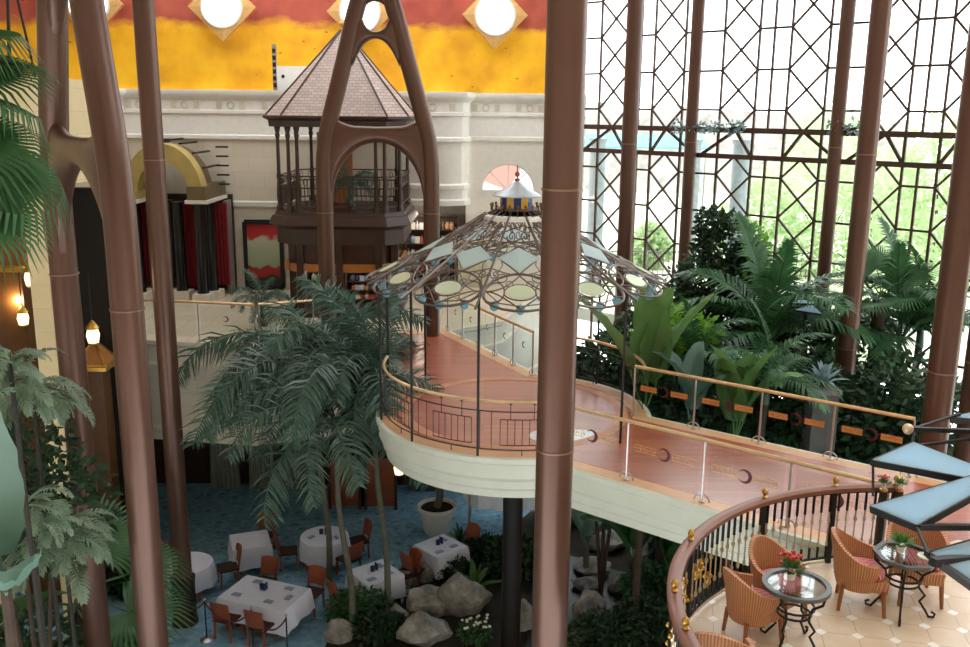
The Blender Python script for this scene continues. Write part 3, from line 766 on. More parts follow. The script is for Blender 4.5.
for i in range(40):
    a = 2*pi*i/40
m.obj('lit_wood_band', plain('amber_wood', rgb(178, 112, 50), .4), pav)  # amber colour stands in for orange lamplight on the band
MB().sweep(cl(octo(1.45, 1.1)), [(0, 2.0), (0, 1.45)], True).obj('glazed_band', plain('brown_glazing', rgb(74, 48, 36), .2), pav)
MB().prism(octo(1.6, 1.2), 0, .12).obj('plinth', wooddark, pav)
pot = None

# ferny pot plants up in the gallery are built with the plants below
# ---------------------------------------------------------------- display shelves with goods
def shelf_unit(label, loc, rz, w_, h_, d_, rows):
    s = thing('display_shelf', label, 'shelf', loc, rz)
    for x in (-w_/2, w_/2): MB().box(x-.02, x+.02, -d_/2, d_/2, 0, h_).obj('side_panel', wooddark, s)
    for i in range(rows+1): MB().box(-w_/2+.02, w_/2-.02, -d_/2, d_/2, .08+i*(h_-.1)/rows-.02, .08+i*(h_-.1)/rows).obj('shelf', wooddark, s)
    MB().box(-w_/2+.02, w_/2-.02, d_/2-.02, d_/2, 0, h_).obj('back_board', plain('shelf_back', rgb(80, 62, 50), .6) if 'shelf_back' not in MATS else MATS['shelf_back'], s)
    return s
cols = [rgb(220, 214, 206), rgb(150, 168, 190), rgb(190, 90, 70), rgb(70, 88, 120), rgb(206, 160, 120), rgb(60, 60, 66), rgb(230, 224, 226), rgb(120, 90, 70), rgb(170, 180, 150)]
gm = [plain('goods_%d' % i, c, .35, 0, .05) for i, c in enumerate(cols)]
rg = random.Random(11)
def goods(loc, rz, w_, h_, d_, rows, where, n):
    R_ = Matrix.Rotation(rz, 4, 'Z')
    for i in range(rows):
        z = .08+i*(h_-.1)/rows
        for j in range(n):
            x = -w_/2+.1+(w_-.2)*(j+.5)/n; kind = rg.choice(('jar', 'box', 'bottle')); m = MB(); hh = min(.26, (h_-.1)/rows*.72)
            if kind == 'jar': m.lathe([(.05, 0), (.075, .03), (.08, hh*.6), (.05, hh*.75), (.055, hh*.9), (0, hh*.9)], 10)
            elif kind == 'bottle': m.lathe([(.045, 0), (.05, hh*.55), (.018, hh*.75), (.02, hh), (0, hh)], 10)
            else: m.cbox((0, 0, hh*.4), (.15, .1, hh*.8))
            o = m.obj(kind, rg.choice(gm), None, loc=V(loc)+R_ @ V((x, -.03, z)))
            o.rotation_euler = (0, 0, rz+rg.uniform(-.2, .2))
            tag(o, {'jar': 'small rounded jar', 'bottle': 'small bottle', 'box': 'small box'}[kind]+' among the goods displayed '+where, kind, {'jar': 'jars', 'bottle': 'bottles', 'box': 'boxes'}[kind]+' displayed '+where)
for i, (x, y, lb) in enumerate([(-4.55, 26.2, 'left dark display shelf inside the lower storey of the pavilion'), (-3.45, 26.2, 'right dark display shelf inside the lower storey of the pavilion')]):
    shelf_unit(lb, (x, y, B+.12), 0, 1.0, 1.15, .4, 4); goods((x, y, B+.12), 0, 1.0, 1.15, .4, 4, 'inside the pavilion', 6)
for i, (x, y, lb) in enumerate([(-2.3, 29.2, 'dark shop shelf under the white bay, nearer the pavilion'), (-1.35, 29.2, 'dark shop shelf under the white bay, nearer the fanlight wall')]):
    shelf_unit(lb, (x, y, B), 0, .9, 2.3, .4, 5); goods((x, y, B), 0, .9, 2.3, .4, 5, 'in the shop under the white bay', 5)
lamp('pavilion_light', 'POINT', (-4.0, 25.3, B+1.3), 25, .1, None, (1, .85, .65))
lamp('shop_light', 'POINT', (-1.9, 28.4, B+2.4), 30, .15, None, (1, .9, .75))
# cream double door on the mezzanine, seen under the canopy
d = struct(MB().box(-1.0, .1, 29.2, 29.45, B, B+1.9).obj('door_1', smooth_stone))
for x in (-.72, -.18): MB().box(x-.22, x+.22, 29.15, 29.21, B+.1, B+1.8).obj('door_panel', plain('pale_green_paint', rgb(202, 200, 168), .5) if 'pale_green_paint' not in MATS else MATS['pale_green_paint'], d)

# ---------------------------------------------------------------- arched portico at the left
olive = plain('olive_gold_plaster', rgb(172, 150, 88), .55, 0, .12, 3)
oldark = plain('dark_olive_plaster', rgb(104, 88, 58), .6)
velvet = plain('red_velvet', rgb(130, 26, 34), .7, 0, .2, 9)
blackcol = plain('black_lacquer', rgb(20, 20, 22), .22)
def P3(px, py, Yd): return Yp(px, py, Yd)
c0 = P3(163, 196, 26.4); por = thing('arched_portico', 'portico with olive plaster arch on black columns and red drapes', 'portico', (c0.x, 26.4, B))
az = c0.z-B; Ro, Ri, dep = 1.22, .78, 1.7
def archring(ro, ri, y0, y1, ox=0):
    m = MB(); n = 24; vs = []
    for i in range(n+1):
        a = pi*i/n
        for r, y in ((ro, y0), (ri, y0), (ri, y1), (ro, y1)): vs.append((ox-r*cos(a), y, az+r*sin(a)*1.3))
    fs = []
    for i in range(n):
        for q in range(4): fs.append((i*4+q, i*4+(q+1) % 4, (i+1)*4+(q+1) % 4, (i+1)*4+q))
    fs += [(3, 2, 1, 0), (n*4, n*4+1, n*4+2, n*4+3)]
    return m.add(vs, fs)
archring(1.12, .74, 0, .55).obj('arch', olive, por)
archring(1.06, .72, 1.1, 1.6, -.1).obj('inner_arch', oldark, por)
m = MB()
for i in range(9):
    a = pi*(i+.5)/9; m.cbox((-1.2*cos(a), 1.25, az+1.2*sin(a)*1.28), (.09, 1.5, .05))
for i in range(5): m.cbox((1.15+.22, 1.3, az+.25+i*.27), (.35, .1, .05))
m.obj('vault_slat', black, por)
for x0, x1 in ((-1.5, -.72), (.72, 1.25)):
    MB().box(x0, x1, -.15, 1.9, az-.1, az+.28 if x0 > 0 else az+.1).obj('impost_block', oldark if x0 > 0 else olive, por)
    MB().box(x0-.06, x1+.06, -.2, 1.9, az-.2, az-.1).obj('impost_ledge', smooth_stone, por)
for i, (px, yy_) in enumerate([(138, .2), (154, .9), (172, 1.0), (180, .5), (201, .1), (211, .6)]):
    p = P3(px, 250, 26.4+yy_); MB().lathe([(.17, .25), (.15, .35), (.145, az-.25), (.17, az-.2)], 16, (p.x-c0.x, yy_, 0)).obj('column', blackcol, por)
    MB().box(p.x-c0.x-.26, p.x-c0.x+.26, yy_-.26, yy_+.26, 0, .25).obj('column_base', smooth_stone, por)
for px, w_, yy_ in [(147, .35, 1.2), (190.5, .34, .8), (222, .4, 1.2), (164, .4, 1.5)]:
    p = P3(px, 250, 26.4+yy_); m = MB(); n = 16
    vs = []; 
    for j in range(n+1):
        x = p.x-c0.x-w_/2+w_*j/n; y = yy_+.04*sin(j*1.6)
        vs += [(x, y, .3), (x, y, az-.3), (x, y+.05, az-.3), (x, y+.05, .3)]
    m.add(vs, [(j*4+q, j*4+(q+1) % 4, j*4+4+(q+1) % 4, j*4+4+q) for j in range(n) for q in range(4)]); m.obj('drape', velvet, por)
MB().box(-1.6, 1.45, 1.85, 1.95, 0, az-.1).obj('back_panel', plain('dark_brown_panel', rgb(44, 30, 26), .5), por)
MB().box(1.32, 1.42, 1.3, 1.84, 0, az-.25).obj('side_post', plain('grey_post', rgb(120, 112, 108), .5), por)

# framed artwork
a = P3(244, 222, 28.35); b = P3(283, 288, 28.35)
pt = thing('framed_painting', 'tall black framed picture with red and pale green splashes left of the pavilion', 'picture', ((a.x+b.x)/2, 28.42, (a.z+b.z)/2))
hw, hh = (b.x-a.x)/2, (a.z-b.z)/2
m = MB()
for s in (-1, 1): m.box(s*hw-.06, s*hw+.06, -.08, .04, -hh, hh); m.box(-hw, hw, -.08, .04, s*hh-.07, s*hh+.07)
m.obj('frame', black, pt)
k = N('abstract_painting'); tc = k.n('ShaderNodeTexCoord'); sx = k.n('ShaderNodeSeparateXYZ'); k.l(tc.outputs['Generated'], sx.inputs[0])
nz = noise(k, k.obj(), 2.6, 4); ma = k.n('ShaderNodeMath', operation='MULTIPLY_ADD'); ma.inputs[1].default_value = .35; k.l(nz, ma.inputs[0]); k.l(sx.outputs[2], ma.inputs[2])
c = k.ramp(ma.outputs[0], [(.3, rgb(24, 18, 18)), (.38, rgb(170, 24, 30)), (.47, rgb(150, 40, 40)), (.5, rgb(150, 165, 128)), (.92, rgb(190, 196, 168)), (.97, rgb(190, 40, 44))])
MB().box(-hw+.05, hw-.05, -.03, .03, -hh+.05, hh-.05).obj('canvas', k.set(c, .3), pt)

# ---------------------------------------------------------------- small fittings
p = Yp(281, 373, 20.6)
t = thing('spotlight', 'white cylindrical spotlight in front of the mezzanine edge, among palm fronds', 'spotlight', p, radians(-30))
m = MB().lathe([(.0, -.24), (.1, -.22), (.13, .1), (.15, .24), (.13, .24), (.11, .1), (0, .08)], 16); m.xf(Matrix.Rotation(radians(125), 4, 'Y')); m.obj('housing', white, t)
m = MB().lathe([(0, .09), (.115, .11), (.115, .13), (0, .12)], 16); m.xf(Matrix.Rotation(radians(125), 4, 'Y')); m.obj('lens', black, t)
m = MB().tube([(0, 0, .05), (-.05, .9, .5), (0, 1.2, .7)], .02, 6); m.obj('bracket', chrome, t)
lamp('wash_light', 'SPOT', (-2.9, 19.8, 9.5), 380, .05, (-3.45, 22.5, B-.2), (1, .95, .85), spot_size=radians(13), spot_blend=.5)
p = Yp(277, 85, 29.2)
t = thing('loudspeaker_column', 'slim grey loudspeaker post on the cornice left of the pavilion roof', 'loudspeaker', (p.x, 29.0, WZ))
MB().box(-.06, .06, -.06, .06, 0, 1.35).obj('post', plain('grey_metal', rgb(150, 142, 130), .4), t)
m = MB()
for i in range(6): m.box(-.05, .05, -.075, -.06, .1+i*.2, .22+i*.2)
m.obj('grille', black, t)
p = Yp(295, 82, 29.2)
t = thing('equipment_box', 'white box on the cornice behind the pavilion roof', 'box', (p.x, 29.1, WZ))
MB().box(-.5, .5, -.15, .15, 0, .72).obj('case', white, t); MB().lathe([(0, 0), (.05, 0), (.05, .04), (0, .04)], 10).xf(Matrix.Translation((-.3, -.14, .42)) @ Matrix.Rotation(pi/2, 4, 'X')).obj('hole', black, t)

# gilded shop fittings glimpsed in the openings at the left
warm = emit('warm_lamp_glass', (1, .72, .4), 2.2)
def lantern(label, px, py, Yd, s):
    p = Yp(px, py, Yd); t = thing('lit_lantern', label, 'lantern', p)
    MB().lathe([(.02*s, .3*s), (.14*s, .15*s), (.14*s, .13*s), (.02*s, .3*s)], 8).obj('cap', gold, t)
    MB().lathe([(.1*s, -.15*s), (.13*s, 0), (.1*s, .13*s)], 10).obj('lamp_glass', warm, t)
    MB().lathe([(.0, -.22*s), (.11*s, -.17*s), (.11*s, -.15*s), (0, -.15*s)], 8).obj('base', gold, t)
    MB().tube([(0, 0, .3*s), (0, 0, 1.2*s)], .012, 5).obj('chain', black, t)
    return t
lantern('lit gold lantern in the dark opening left of the stone pier', 31, 278, 18.4, 1.0)
lantern('lower lit lantern in the opening left of the stone pier', 23, 318, 18.6, .9)
lantern('lit gold lantern between the legs of the near branching frame', 93, 335, 19.6, 1.1)
lantern('small gold lantern hanging under the edge of the round deck', 399, 468, 21.2, 1.0)
t = thing('tripod_stand', 'thin dark tripod stand above the stone pier at the upper left', 'tripod', (Yp(18, 70, 18.5).x, 18.5, WZ))
for q_ in (0, 1, 2): MB().tube([(.3*cos(q_*2.1+.4), .3*sin(q_*2.1+.4), 0), (.05*cos(q_*2.1+.4), .05*sin(q_*2.1+.4), 1.9)], .025, 6).obj('leg', black, t)
MB().lathe([(.1, 1.85), (.12, 2.0), (0, 2.05)], 10).obj('head', black, t)
def pyramid(label, px, py, Yd, w_, h_, mt):
    p = Yp(px, py, Yd); t = thing('pyramid_display', label, 'display stand', p)
    m = MB(); vs = [(-w_, -w_, 0), (w_, -w_, 0), (w_, w_, 0), (-w_, w_, 0), (0, 0, h_)]
    m.add(vs, [(0, 1, 4), (1, 2, 4), (2, 3, 4), (3, 0, 4), (3, 2, 1, 0)]); m.obj('pyramid', mt, t)
    m = MB()
    for i in range(4): m.tube([vs[i], vs[4]], .03, 5); m.tube([vs[i], vs[(i+1) % 4]], .03, 5)
    m.obj('edging', gold, t); MB().box(-w_, w_, -w_, w_, -.12, -.01).obj('base', gold, t)
    MB().box(-w_*.6, w_*.6, -w_*.6, w_*.6, -p.z, -.13).obj('pedestal', plain('dark_amber_wood', rgb(90, 58, 28), .4) if 'dark_amber_wood' not in MATS else MATS['dark_amber_wood'], t)
    return t
pyramid('gold edged pyramid display in the opening left of the stone pier', 12, 262, 19.0, .55, 1.1, plain('amber_panel', rgb(150, 100, 50), .3))
pyramid('small gold pyramid display between the legs of the near frame', 96, 362, 19.8, .35, .5, MATS['amber_panel'])
lamp('arcade_light', 'POINT', (-9.6, 18.6, 7.0), 40, .1, None, (1, .78, .45))
# ---------------------------------------------------------------- terrace with wicker chairs
TC, TR = V((5.0, 7.6)), 3.27
k = N('terrace_tiles'); v = k.obj(rot=(0, 0, radians(12))); sc_ = 1/.38
mp_ = k.n('ShaderNodeVectorMath', operation='SCALE'); k.l(v, mp_.inputs[0]); mp_.inputs['Scale'].default_value = sc_
fr_ = k.n('ShaderNodeVectorMath', operation='FRACTION'); k.l(mp_.outputs[0], fr_.inputs[0]); sb = k.n('ShaderNodeVectorMath', operation='SUBTRACT'); k.l(fr_.outputs[0], sb.inputs[0]); sb.inputs[1].default_value = (.5, .5, 0)
ab = k.n('ShaderNodeVectorMath', operation='ABSOLUTE'); k.l(sb.outputs[0], ab.inputs[0]); sx = k.n('ShaderNodeSeparateXYZ'); k.l(ab.outputs[0], sx.inputs[0])
ad = k.n('ShaderNodeMath', operation='ADD'); k.l(sx.outputs[0], ad.inputs[0]); k.l(sx.outputs[1], ad.inputs[1])
dia = k.n('ShaderNodeMath', operation='LESS_THAN'); k.l(ad.outputs[0], dia.inputs[0]); dia.inputs[1].default_value = .17
mx_ = k.n('ShaderNodeMath', operation='MAXIMUM'); k.l(sx.outputs[0], mx_.inputs[0]); k.l(sx.outputs[1], mx_.inputs[1])
mn_ = k.n('ShaderNodeMath', operation='MINIMUM'); k.l(sx.outputs[0], mn_.inputs[0]); k.l(sx.outputs[1], mn_.inputs[1])
gr = k.n('ShaderNodeMath', operation='LESS_THAN'); k.l(mn_.outputs[0], gr.inputs[0]); gr.inputs[1].default_value = .012
f = noise(k, k.obj(), 2.2, 4)
base = k.ramp(f, [(.3, rgb(212, 188, 160)), (.6, rgb(226, 206, 182)), (.8, rgb(234, 218, 198))])
c = k.mix(gr.outputs[0], base, rgb(190, 164, 134)); c = k.mix(dia.outputs[0], c, rgb(244, 240, 234))
ttile = k.set(c, .25, 0, .5)
def ta(a, r=TR): return TC+V((cos(radians(a)), sin(radians(a))))*r
tpoly = [ta(a) for a in range(86, 271, 4)]+[V((12, 4.3)), V((12, 9.2)), V((8.6, 10.4)), V((6.3, 11.4))]
ter = struct(MB().prism([(p.x, p.y) for p in tpoly], B-.4, B+.012).obj('floor_terrace', ttile))
tw = [ta(a) for a in range(86, 271, 4)]
struct(MB().sweep(tw[::-1], [(0, B+.02), (.06, B+.02), (.06, B-.1), (.0, B-.15), (0, B-.45), (.05, B-.5), (.05, B-.6), (-.3, B-.6)][::1]).obj('trim_7', creamwarm))
railwood = plain('red_brown_handrail', rgb(126, 80, 60), .35, 0, .1)
A0, A1 = 87, 222
tr = thing('terrace_railing', 'curved terrace railing of gold and black balusters under a red-brown handrail', 'railing', (TC.x, TC.y, B))
def tl(a, z, r=TR-.07): return V((r*cos(radians(a)), r*sin(radians(a)), z))
m = MB(); n = 60; vs = []
for i in range(n+1):
    a = A0+(A1-A0)*i/n
    for dr, z in ((-.07, .97), (-.07, 1.02), (-.04, 1.04), (.04, 1.04), (.07, 1.02), (.07, .97)): vs.append(tl(a, z, TR-.07+dr))
m.add(vs, [(i*6+q, i*6+6+q, i*6+6+(q+1) % 6, i*6+(q+1) % 6) for i in range(n) for q in range(6)]+[(0, 1, 2, 3, 4, 5), tuple(n*6+q for q in (5, 4, 3, 2, 1, 0))])
m.obj('handrail', railwood, tr)
m = MB().tube([tl(A0+(A1-A0)*i/40, .08) for i in range(41)], .018, 5); m.tube([tl(A0+(A1-A0)*i/40, .94) for i in range(41)], .016, 5); m.obj('bottom_bar', black, tr)
bal = MB().lathe([(.013, .09), (.013, .28), (.022, .29), (.022, .32), (.011, .33), (.011, .6), (.02, .62), (.011, .64), (.011, .95)], 8).mesh('baluster', None)
bal_low = MB()
silver = plain('pale_gold_metal', rgb(206, 190, 160), .3, .8)
proto_d = MB().lathe([(.017, .08), (.017, .24), (.013, .24)], 7).mesh('baluster_foot', black)
proto_m = MB().lathe([(.012, .24), (.02, .26), (.02, .29), (.01, .31), (.01, .55), (.022, .57), (.022, .6), (.01, .62), (.012, .7)], 8).mesh('baluster', silver)
proto_t = MB().lathe([(.017, .7), (.017, .95)], 7).mesh('baluster_top', black)
nb = 62
for i in range(nb):
    a = A0+2+(A1-A0-4)*(i+.5)/nb; p = tl(a, 0)
    o = bpy.data.objects.new('baluster', proto_m); COL.objects.link(o); o.parent = tr; o.location = p
    for nm, me in (('baluster_foot', proto_d), ('baluster_top', proto_t)):
        c_ = bpy.data.objects.new(nm, me); COL.objects.link(c_); c_.parent = o
for a in (88, 102, 121, 150, 171, 183, 200):
    p = tl(a, 0); MB().box(p.x-.03, p.x+.03, p.y-.03, p.y+.03, 0, .97).obj('newel_post', black, tr)
    m = MB().lathe([(.02, 1.04), (.035, 1.05), (.016, 1.07), (.034, 1.1), (.036, 1.12), (.02, 1.15), (.0, 1.165)], 12, (p.x, p.y, 0)); m.obj('ball_finial', gold, tr)
rs_ = random.Random(5)
for i in range(17):
    a = 140+i*3.3; p = tl(a, .33+.30*abs(sin(i*1.1)), TR-.08); m = MB()
    for j in range(4): q = V((rs_.uniform(-.04, .04), rs_.uniform(-.04, .04), rs_.uniform(-.05, .05))); m.ell(p+q, .026, .026, .026, 7, 5)
    m.tube([p+V((0, 0, -.1)), p+V((.02, .02, 0)), p+V((0, 0, .1))], .012, 5); m.obj('gold_rosette', gold, tr)

# wicker tub chairs
k = N('woven_wicker'); v = k.obj((1, 1, 1)); wv = k.n('ShaderNodeTexWave', wave_type='BANDS', bands_direction='Z'); wv.inputs['Scale'].default_value = 14; k.l(v, wv.inputs[0])
tc = k.n('ShaderNodeTexCoord'); sp_ = k.n('ShaderNodeSeparateXYZ'); k.l(tc.outputs['Object'], sp_.inputs[0]); at_ = k.n('ShaderNodeMath', operation='ARCTAN2'); k.l(sp_.outputs[0], at_.inputs[0]); k.l(sp_.outputs[1], at_.inputs[1])
ml_ = k.n('ShaderNodeMath', operation='MULTIPLY'); ml_.inputs[1].default_value = 70; k.l(at_.outputs[0], ml_.inputs[0]); sn_ = k.n('ShaderNodeMath', operation='SINE'); k.l(ml_.outputs[0], sn_.inputs[0])
mr_ = k.n('ShaderNodeMapRange'); mr_.inputs[1].default_value = -1; k.l(sn_.outputs[0], mr_.inputs[0])
cw = k.ramp(mr_.outputs[0], [(.1, rgb(166, 108, 72)), (.9, rgb(210, 152, 110))]); cw = k.mix(.15, cw, wv.outputs[0], 'MULTIPLY')
wick = k.set(cw, .55); k.bump(mr_.outputs[0], .4, .01)
k = N('red_striped_cushion'); wv = k.n('ShaderNodeTexWave', wave_type='BANDS', bands_direction='X'); wv.inputs['Scale'].default_value = 4.6; k.l(k.obj(), wv.inputs[0])
cush = k.set(k.ramp(wv.outputs[0], [(.3, rgb(190, 70, 84)), (.42, rgb(236, 200, 200)), (.6, rgb(240, 216, 212)), (.72, rgb(206, 110, 118))]), .85)
legwood = plain('brown_chair_leg', rgb(150, 92, 52), .45)
def tub_meshes():
    # rounded shell, open to +y (front); back towards -y
    n = 28; prof = []
    def top(a): # height by angle: 0 = back
        t_ = abs(a)/radians(125); return .62+.26*(cos(min(1, t_)*pi)*.5+.5)**1.2-.02
    m = MB(); vs = []
    for i in range(n+1):
        a = radians(-125)+radians(250)*i/n; tp = top(a)
        for rr, z in ((.23, .26), (.27, .42), (.30, tp*.75), (.335, tp-.02), (.335, tp+.02), (.29, tp+.02), (.275, tp*.75), (.25, .42), (.21, .27)):
            vs.append((rr*1.0*sin(a), -rr*1.0*cos(a), z))
    k9 = 9
    m.add(vs, [(i*k9+q, i*k9+k9+q, i*k9+k9+(q+1) % k9, i*k9+(q+1) % k9) for i in range(n) for q in range(k9)]+[tuple(range(k9)), tuple(n*k9+q for q in range(k9-1, -1, -1))])
    sh = m.mesh('shell', wick, 60)
    m = MB(); m.lathe([(.235, .26), (.27, .4), (.25, .41), (0, .41)], 24); vs = [(-.2, .1, .27), (.2, .1, .27), (.2, .3, .27), (-.2, .3, .27), (-.22, .1, .41), (.22, .1, .41), (.22, .31, .41), (-.22, .31, .41)]
    m.add(vs, [(3, 2, 1, 0), (4, 5, 6, 7), (0, 1, 5, 4), (1, 2, 6, 5), (2, 3, 7, 6), (3, 0, 4, 7)]); seat = m.mesh('seat_base', wick)
    m = MB(); pts = []
    for i in range(24):
        a = 2*pi*i/24; pts.append((.225*abs(cos(a))**.6*(1 if cos(a) > 0 else -1), .04+.24*abs(sin(a))**.7*(1 if sin(a) > 0 else -1)))
    for z0, z1, s0, s1 in ((.41, .44, .95, 1.0), (.44, .485, 1.0, .97), (.485, .5, .97, .8)):
        vs = [(x*s0, y*s0, z0) for x, y in pts]+[(x*s1, y*s1, z1) for x, y in pts]; m.add(vs, [(i, (i+1) % 24, 24+(i+1) % 24, 24+i) for i in range(24)])
    m.add([(x*.8, y*.8, .5) for x, y in pts], [tuple(range(24))]); cu_ = m.mesh('cushion', cush, 50)
    legs = []
    for x, y in ((-.19, -.17), (.19, -.17), (-.2, .26), (.2, .26)):
        legs.append(MB().tube([(x, y, .3), (x*1.12, y*1.12, 0)], [.028, .02], 8).mesh('leg', legwood))
    return sh, seat, cu_, legs
TM = tub_meshes()
def wicker_chair(px, py, rz, label, pos=None, s=1.0):
    p = G(px, py, B+.012) if pos is None else V(pos)
    t = thing('wicker_armchair', label, 'chair', p, rz, 'wicker tub chairs on the terrace'); t.scale = (s,)*3
    for nm, me in [('shell', TM[0]), ('seat_base', TM[1]), ('cushion', TM[2])]+[('leg', l) for l in TM[3]]:
        o = bpy.data.objects.new(nm, me); COL.objects.link(o); o.parent = t
    return t
# facing: front is +y of the chair; rz turns it
wicker_chair(748, 637, radians(-72), 'wicker tub chair seen from its side, left of the round glass table', None, .94)
wicker_chair(773, 615, radians(-142), 'wicker tub chair against the railing, behind the round table with red flowers', None, .96)
wicker_chair(855, 604, radians(-108), 'wicker tub chair in the middle, left of the table with the small white pot', None, 1.0)
wicker_chair(912, 594, radians(172), 'wicker tub chair behind the right table, partly under the blue glass', None, 1.04)
wicker_chair(712, 703, radians(-20), 'wicker tub chair cut off by the bottom edge of the photo', None, 1.04)
def glass_table(px, py, label, n, rz):
    p = G(px, py, B+.012); t = thing('glass_top_table', label, 'table', p, rz)
    r = .335; zt = .70; ring_ = [(r*cos(2*pi*i/n), r*sin(2*pi*i/n)) for i in range(n)]
    MB().prism([(x*.92, y*.92) for x, y in ring_], zt-.005, zt+.008).obj('table_glass', tableglass, t)
    m = MB(); k4 = 4; vs = []
    for i in range(n):
        x, y = ring_[i]
        for f_, z in ((1.04, zt-.025), (1.04, zt+.015), (.88, zt+.015), (.88, zt-.025)): vs.append((x*f_, y*f_, z))
    m.add(vs, [(i*4+q, ((i+1) % n)*4+q, ((i+1) % n)*4+(q+1) % 4, i*4+(q+1) % 4) for i in range(n) for q in range(4)]); m.obj('table_rim', plain('pewter_rim', rgb(96, 100, 100), .35, .4) if 'pewter_rim' not in MATS else MATS['pewter_rim'], t)
    for z, rr in ((.38, .17), (.46, .2)): MB().tube([(rr*cos(2*pi*i/20), rr*sin(2*pi*i/20), z) for i in range(20)], .013, 6, True).obj('ring', black, t)
    for i in range(4):
        a = pi/4+i*pi/2; pts = [(.32, zt-.03), (.3, .58), (.2, .5), (.17, .42), (.17, .34), (.24, .26), (.19, .18), (.26, .08), (.3, .015), (.35, .02), (.36, .06), (.32, .08)]
        MB().tube([(q*cos(a), q*sin(a), z) for q, z in pts], .014, 6).obj('leg', black, t)
    return t, p
t1, p1 = glass_table(791, 645, 'round glass table holding the red flowers, nearest the bottom edge', 28, 0)
t2, p2 = glass_table(899, 612, 'eight-sided glass table under the blue glass star canopy', 8, radians(22))
def pot_flowers(label, loc, s, flower, pk=white):
    t = thing('potted_flowers', label, 'potted plant', loc)
    MB().lathe([(.035*s, 0), (.05*s, .08*s), (.055*s, .09*s), (.045*s, .09*s), (0, .08*s)], 14).obj('pot', pk, t)
    r_ = random.Random(3); m = MB()
    for i in range(46):
        a = r_.uniform(0, 2*pi); e = r_.uniform(.1, 1.2); L = r_.uniform(.07, .15)*s; d = V((cos(a)*cos(e), sin(a)*cos(e), sin(e)*.8)); c_ = V((0, 0, .09*s))+d*L*.4
        m.strip([c_, c_+d*L*.5, c_+d*L], [.006*s, .028*s, .003*s], d.cross(V((0, 0, 1))).normalized())
    m.obj('leaves', MATS['bright_leaf'], t)
    if flower:
        for i in range(34):
            m = MB()
            a = r_.uniform(0, 2*pi); e = r_.uniform(.4, 1.5); L = r_.uniform(.14, .2)*s; d = V((cos(a)*cos(e), sin(a)*cos(e), sin(e))); m.ell(V((0, 0, .09*s))+d*L, .02*s, .02*s, .014*s, 7, 4); m.obj('flower', flower, t)
    return t
leafmat('bright_leaf', rgb(70, 120, 44))
pot_flowers('small white pot of red flowers on the round glass table', p1+V((-.03, .1, .71)), 1.05, plain('red_petal', rgb(190, 60, 56), .6))
pot_flowers('small white pot with green sprigs on the eight-sided table', p2+V((-.04, .06, .71)), 1.0, None)
d_ = G(925, 563, B+.72)
t = thing('glass_ashtray', 'clear dish beside the small white pot on the eight-sided table', 'dish', p2+V((.17, -.12, .712)))
MB().lathe([(.05, 0), (.1, .03), (.095, .045), (.05, .02), (0, .018)], 16).obj('bowl', plain('cloudy_glass_dish', rgb(190, 186, 160), .2), t)

# posts with flower pots at the end of the bridge
for px, lb in ((884, 'slim white pot of red flowers on the left newel by the bridge end'), (900, 'slim white pot of green leaves on the right newel by the bridge end')):
    p = G(px, 487, B+1.06); pot_flowers(lb, (p.x, p.y, B+1.04), .6, MATS['red_petal'] if px < 890 else None)
    q = thing('gate_post', 'black gate post carrying the '+('red flower pot' if px < 890 else 'green leaf pot')+' at the bridge end', 'post', (p.x, p.y, B+.012)); MB().box(-.035, .035, -.035, .035, 0, 1.0).obj('post', black, q); MB().lathe([(.05, 1.0), (.05, 1.02), (0, 1.03)], 10).obj('cap', gold, q)

# ---------------------------------------------------------------- blue glass star canopies
def star_canopy(label, tri, rods, loc, ball=None, th=.035, fw=.03):
    t = thing('glass_star_canopy', label, 'canopy', loc); L0 = V(loc)
    for pts in tri:
        P_ = [V(p)-L0 for p in pts]; nr = (P_[1]-P_[0]).cross(P_[2]-P_[0]).normalized()
        if nr.z < 0: nr = -nr
        MB().slab(P_, nr, .012).obj('glass_panel', aqua2, t)
        m = MB()
        for a, b in zip(P_, P_[1:]+P_[:1]): m.bar(a-nr*th*.5, b-nr*th*.5, fw, th*1.6, nr)
        m.obj('panel_frame', black, t)
    for a, b, r in rods: MB().bar(V(a)-L0, V(b)-L0, r*2, r*2).obj('strut', black, t)
    if ball: MB().ell(V(ball)-L0, .05, .05, .05, 12, 8).obj('ball_joint', plain('pale_brass_ball', rgb(206, 180, 150), .3, .5), t)
    return t
cc = Yp(1050, 500, 7.2)
T = lambda x, y, Yd: Yp(x, y, Yd)
hub = T(1050, 486, 7.3)
star_canopy('blue glass star canopy on dark frames over the terrace at the right edge',
    [[T(873, 461, 7.3), T(913, 443, 7.9), T(1040, 492, 7.3)], [T(871, 507, 7.0), T(1045, 455, 7.5), T(917, 526, 6.6)], [T(951, 418, 8.3), T(1040, 398, 8.6), T(1040, 424, 8.0)], [T(930, 553, 6.3), T(1045, 520, 6.9), T(1045, 632, 5.9)]],
    [(T(913, 429, 8.0), T(1045, 434, 7.9), .02), (T(913, 429, 8.0), T(960, 414, 8.3), .012), (T(914, 431, 8.0), T(912, 444, 7.9), .012), (T(914, 446, 7.9), T(1045, 430, 7.9), .012), (T(918, 527, 6.6), T(1045, 527, 6.9), .022), (T(917, 527, 6.6), T(928, 553, 6.3), .01), (T(926, 554, 6.3), T(1045, 533, 6.8), .02), (T(932, 562, 6.2), T(1045, 552, 6.7), .03), (T(935, 560, 6.25), T(1045, 640, 5.8), .025), (T(873, 461, 7.3), T(873, 496, 7.3), .008)],
    (hub.x, hub.y, B+.012), T(908, 429, 8.0))
ct_ = [o for o in bpy.data.objects if o.name == 'glass_star_canopy'][0]
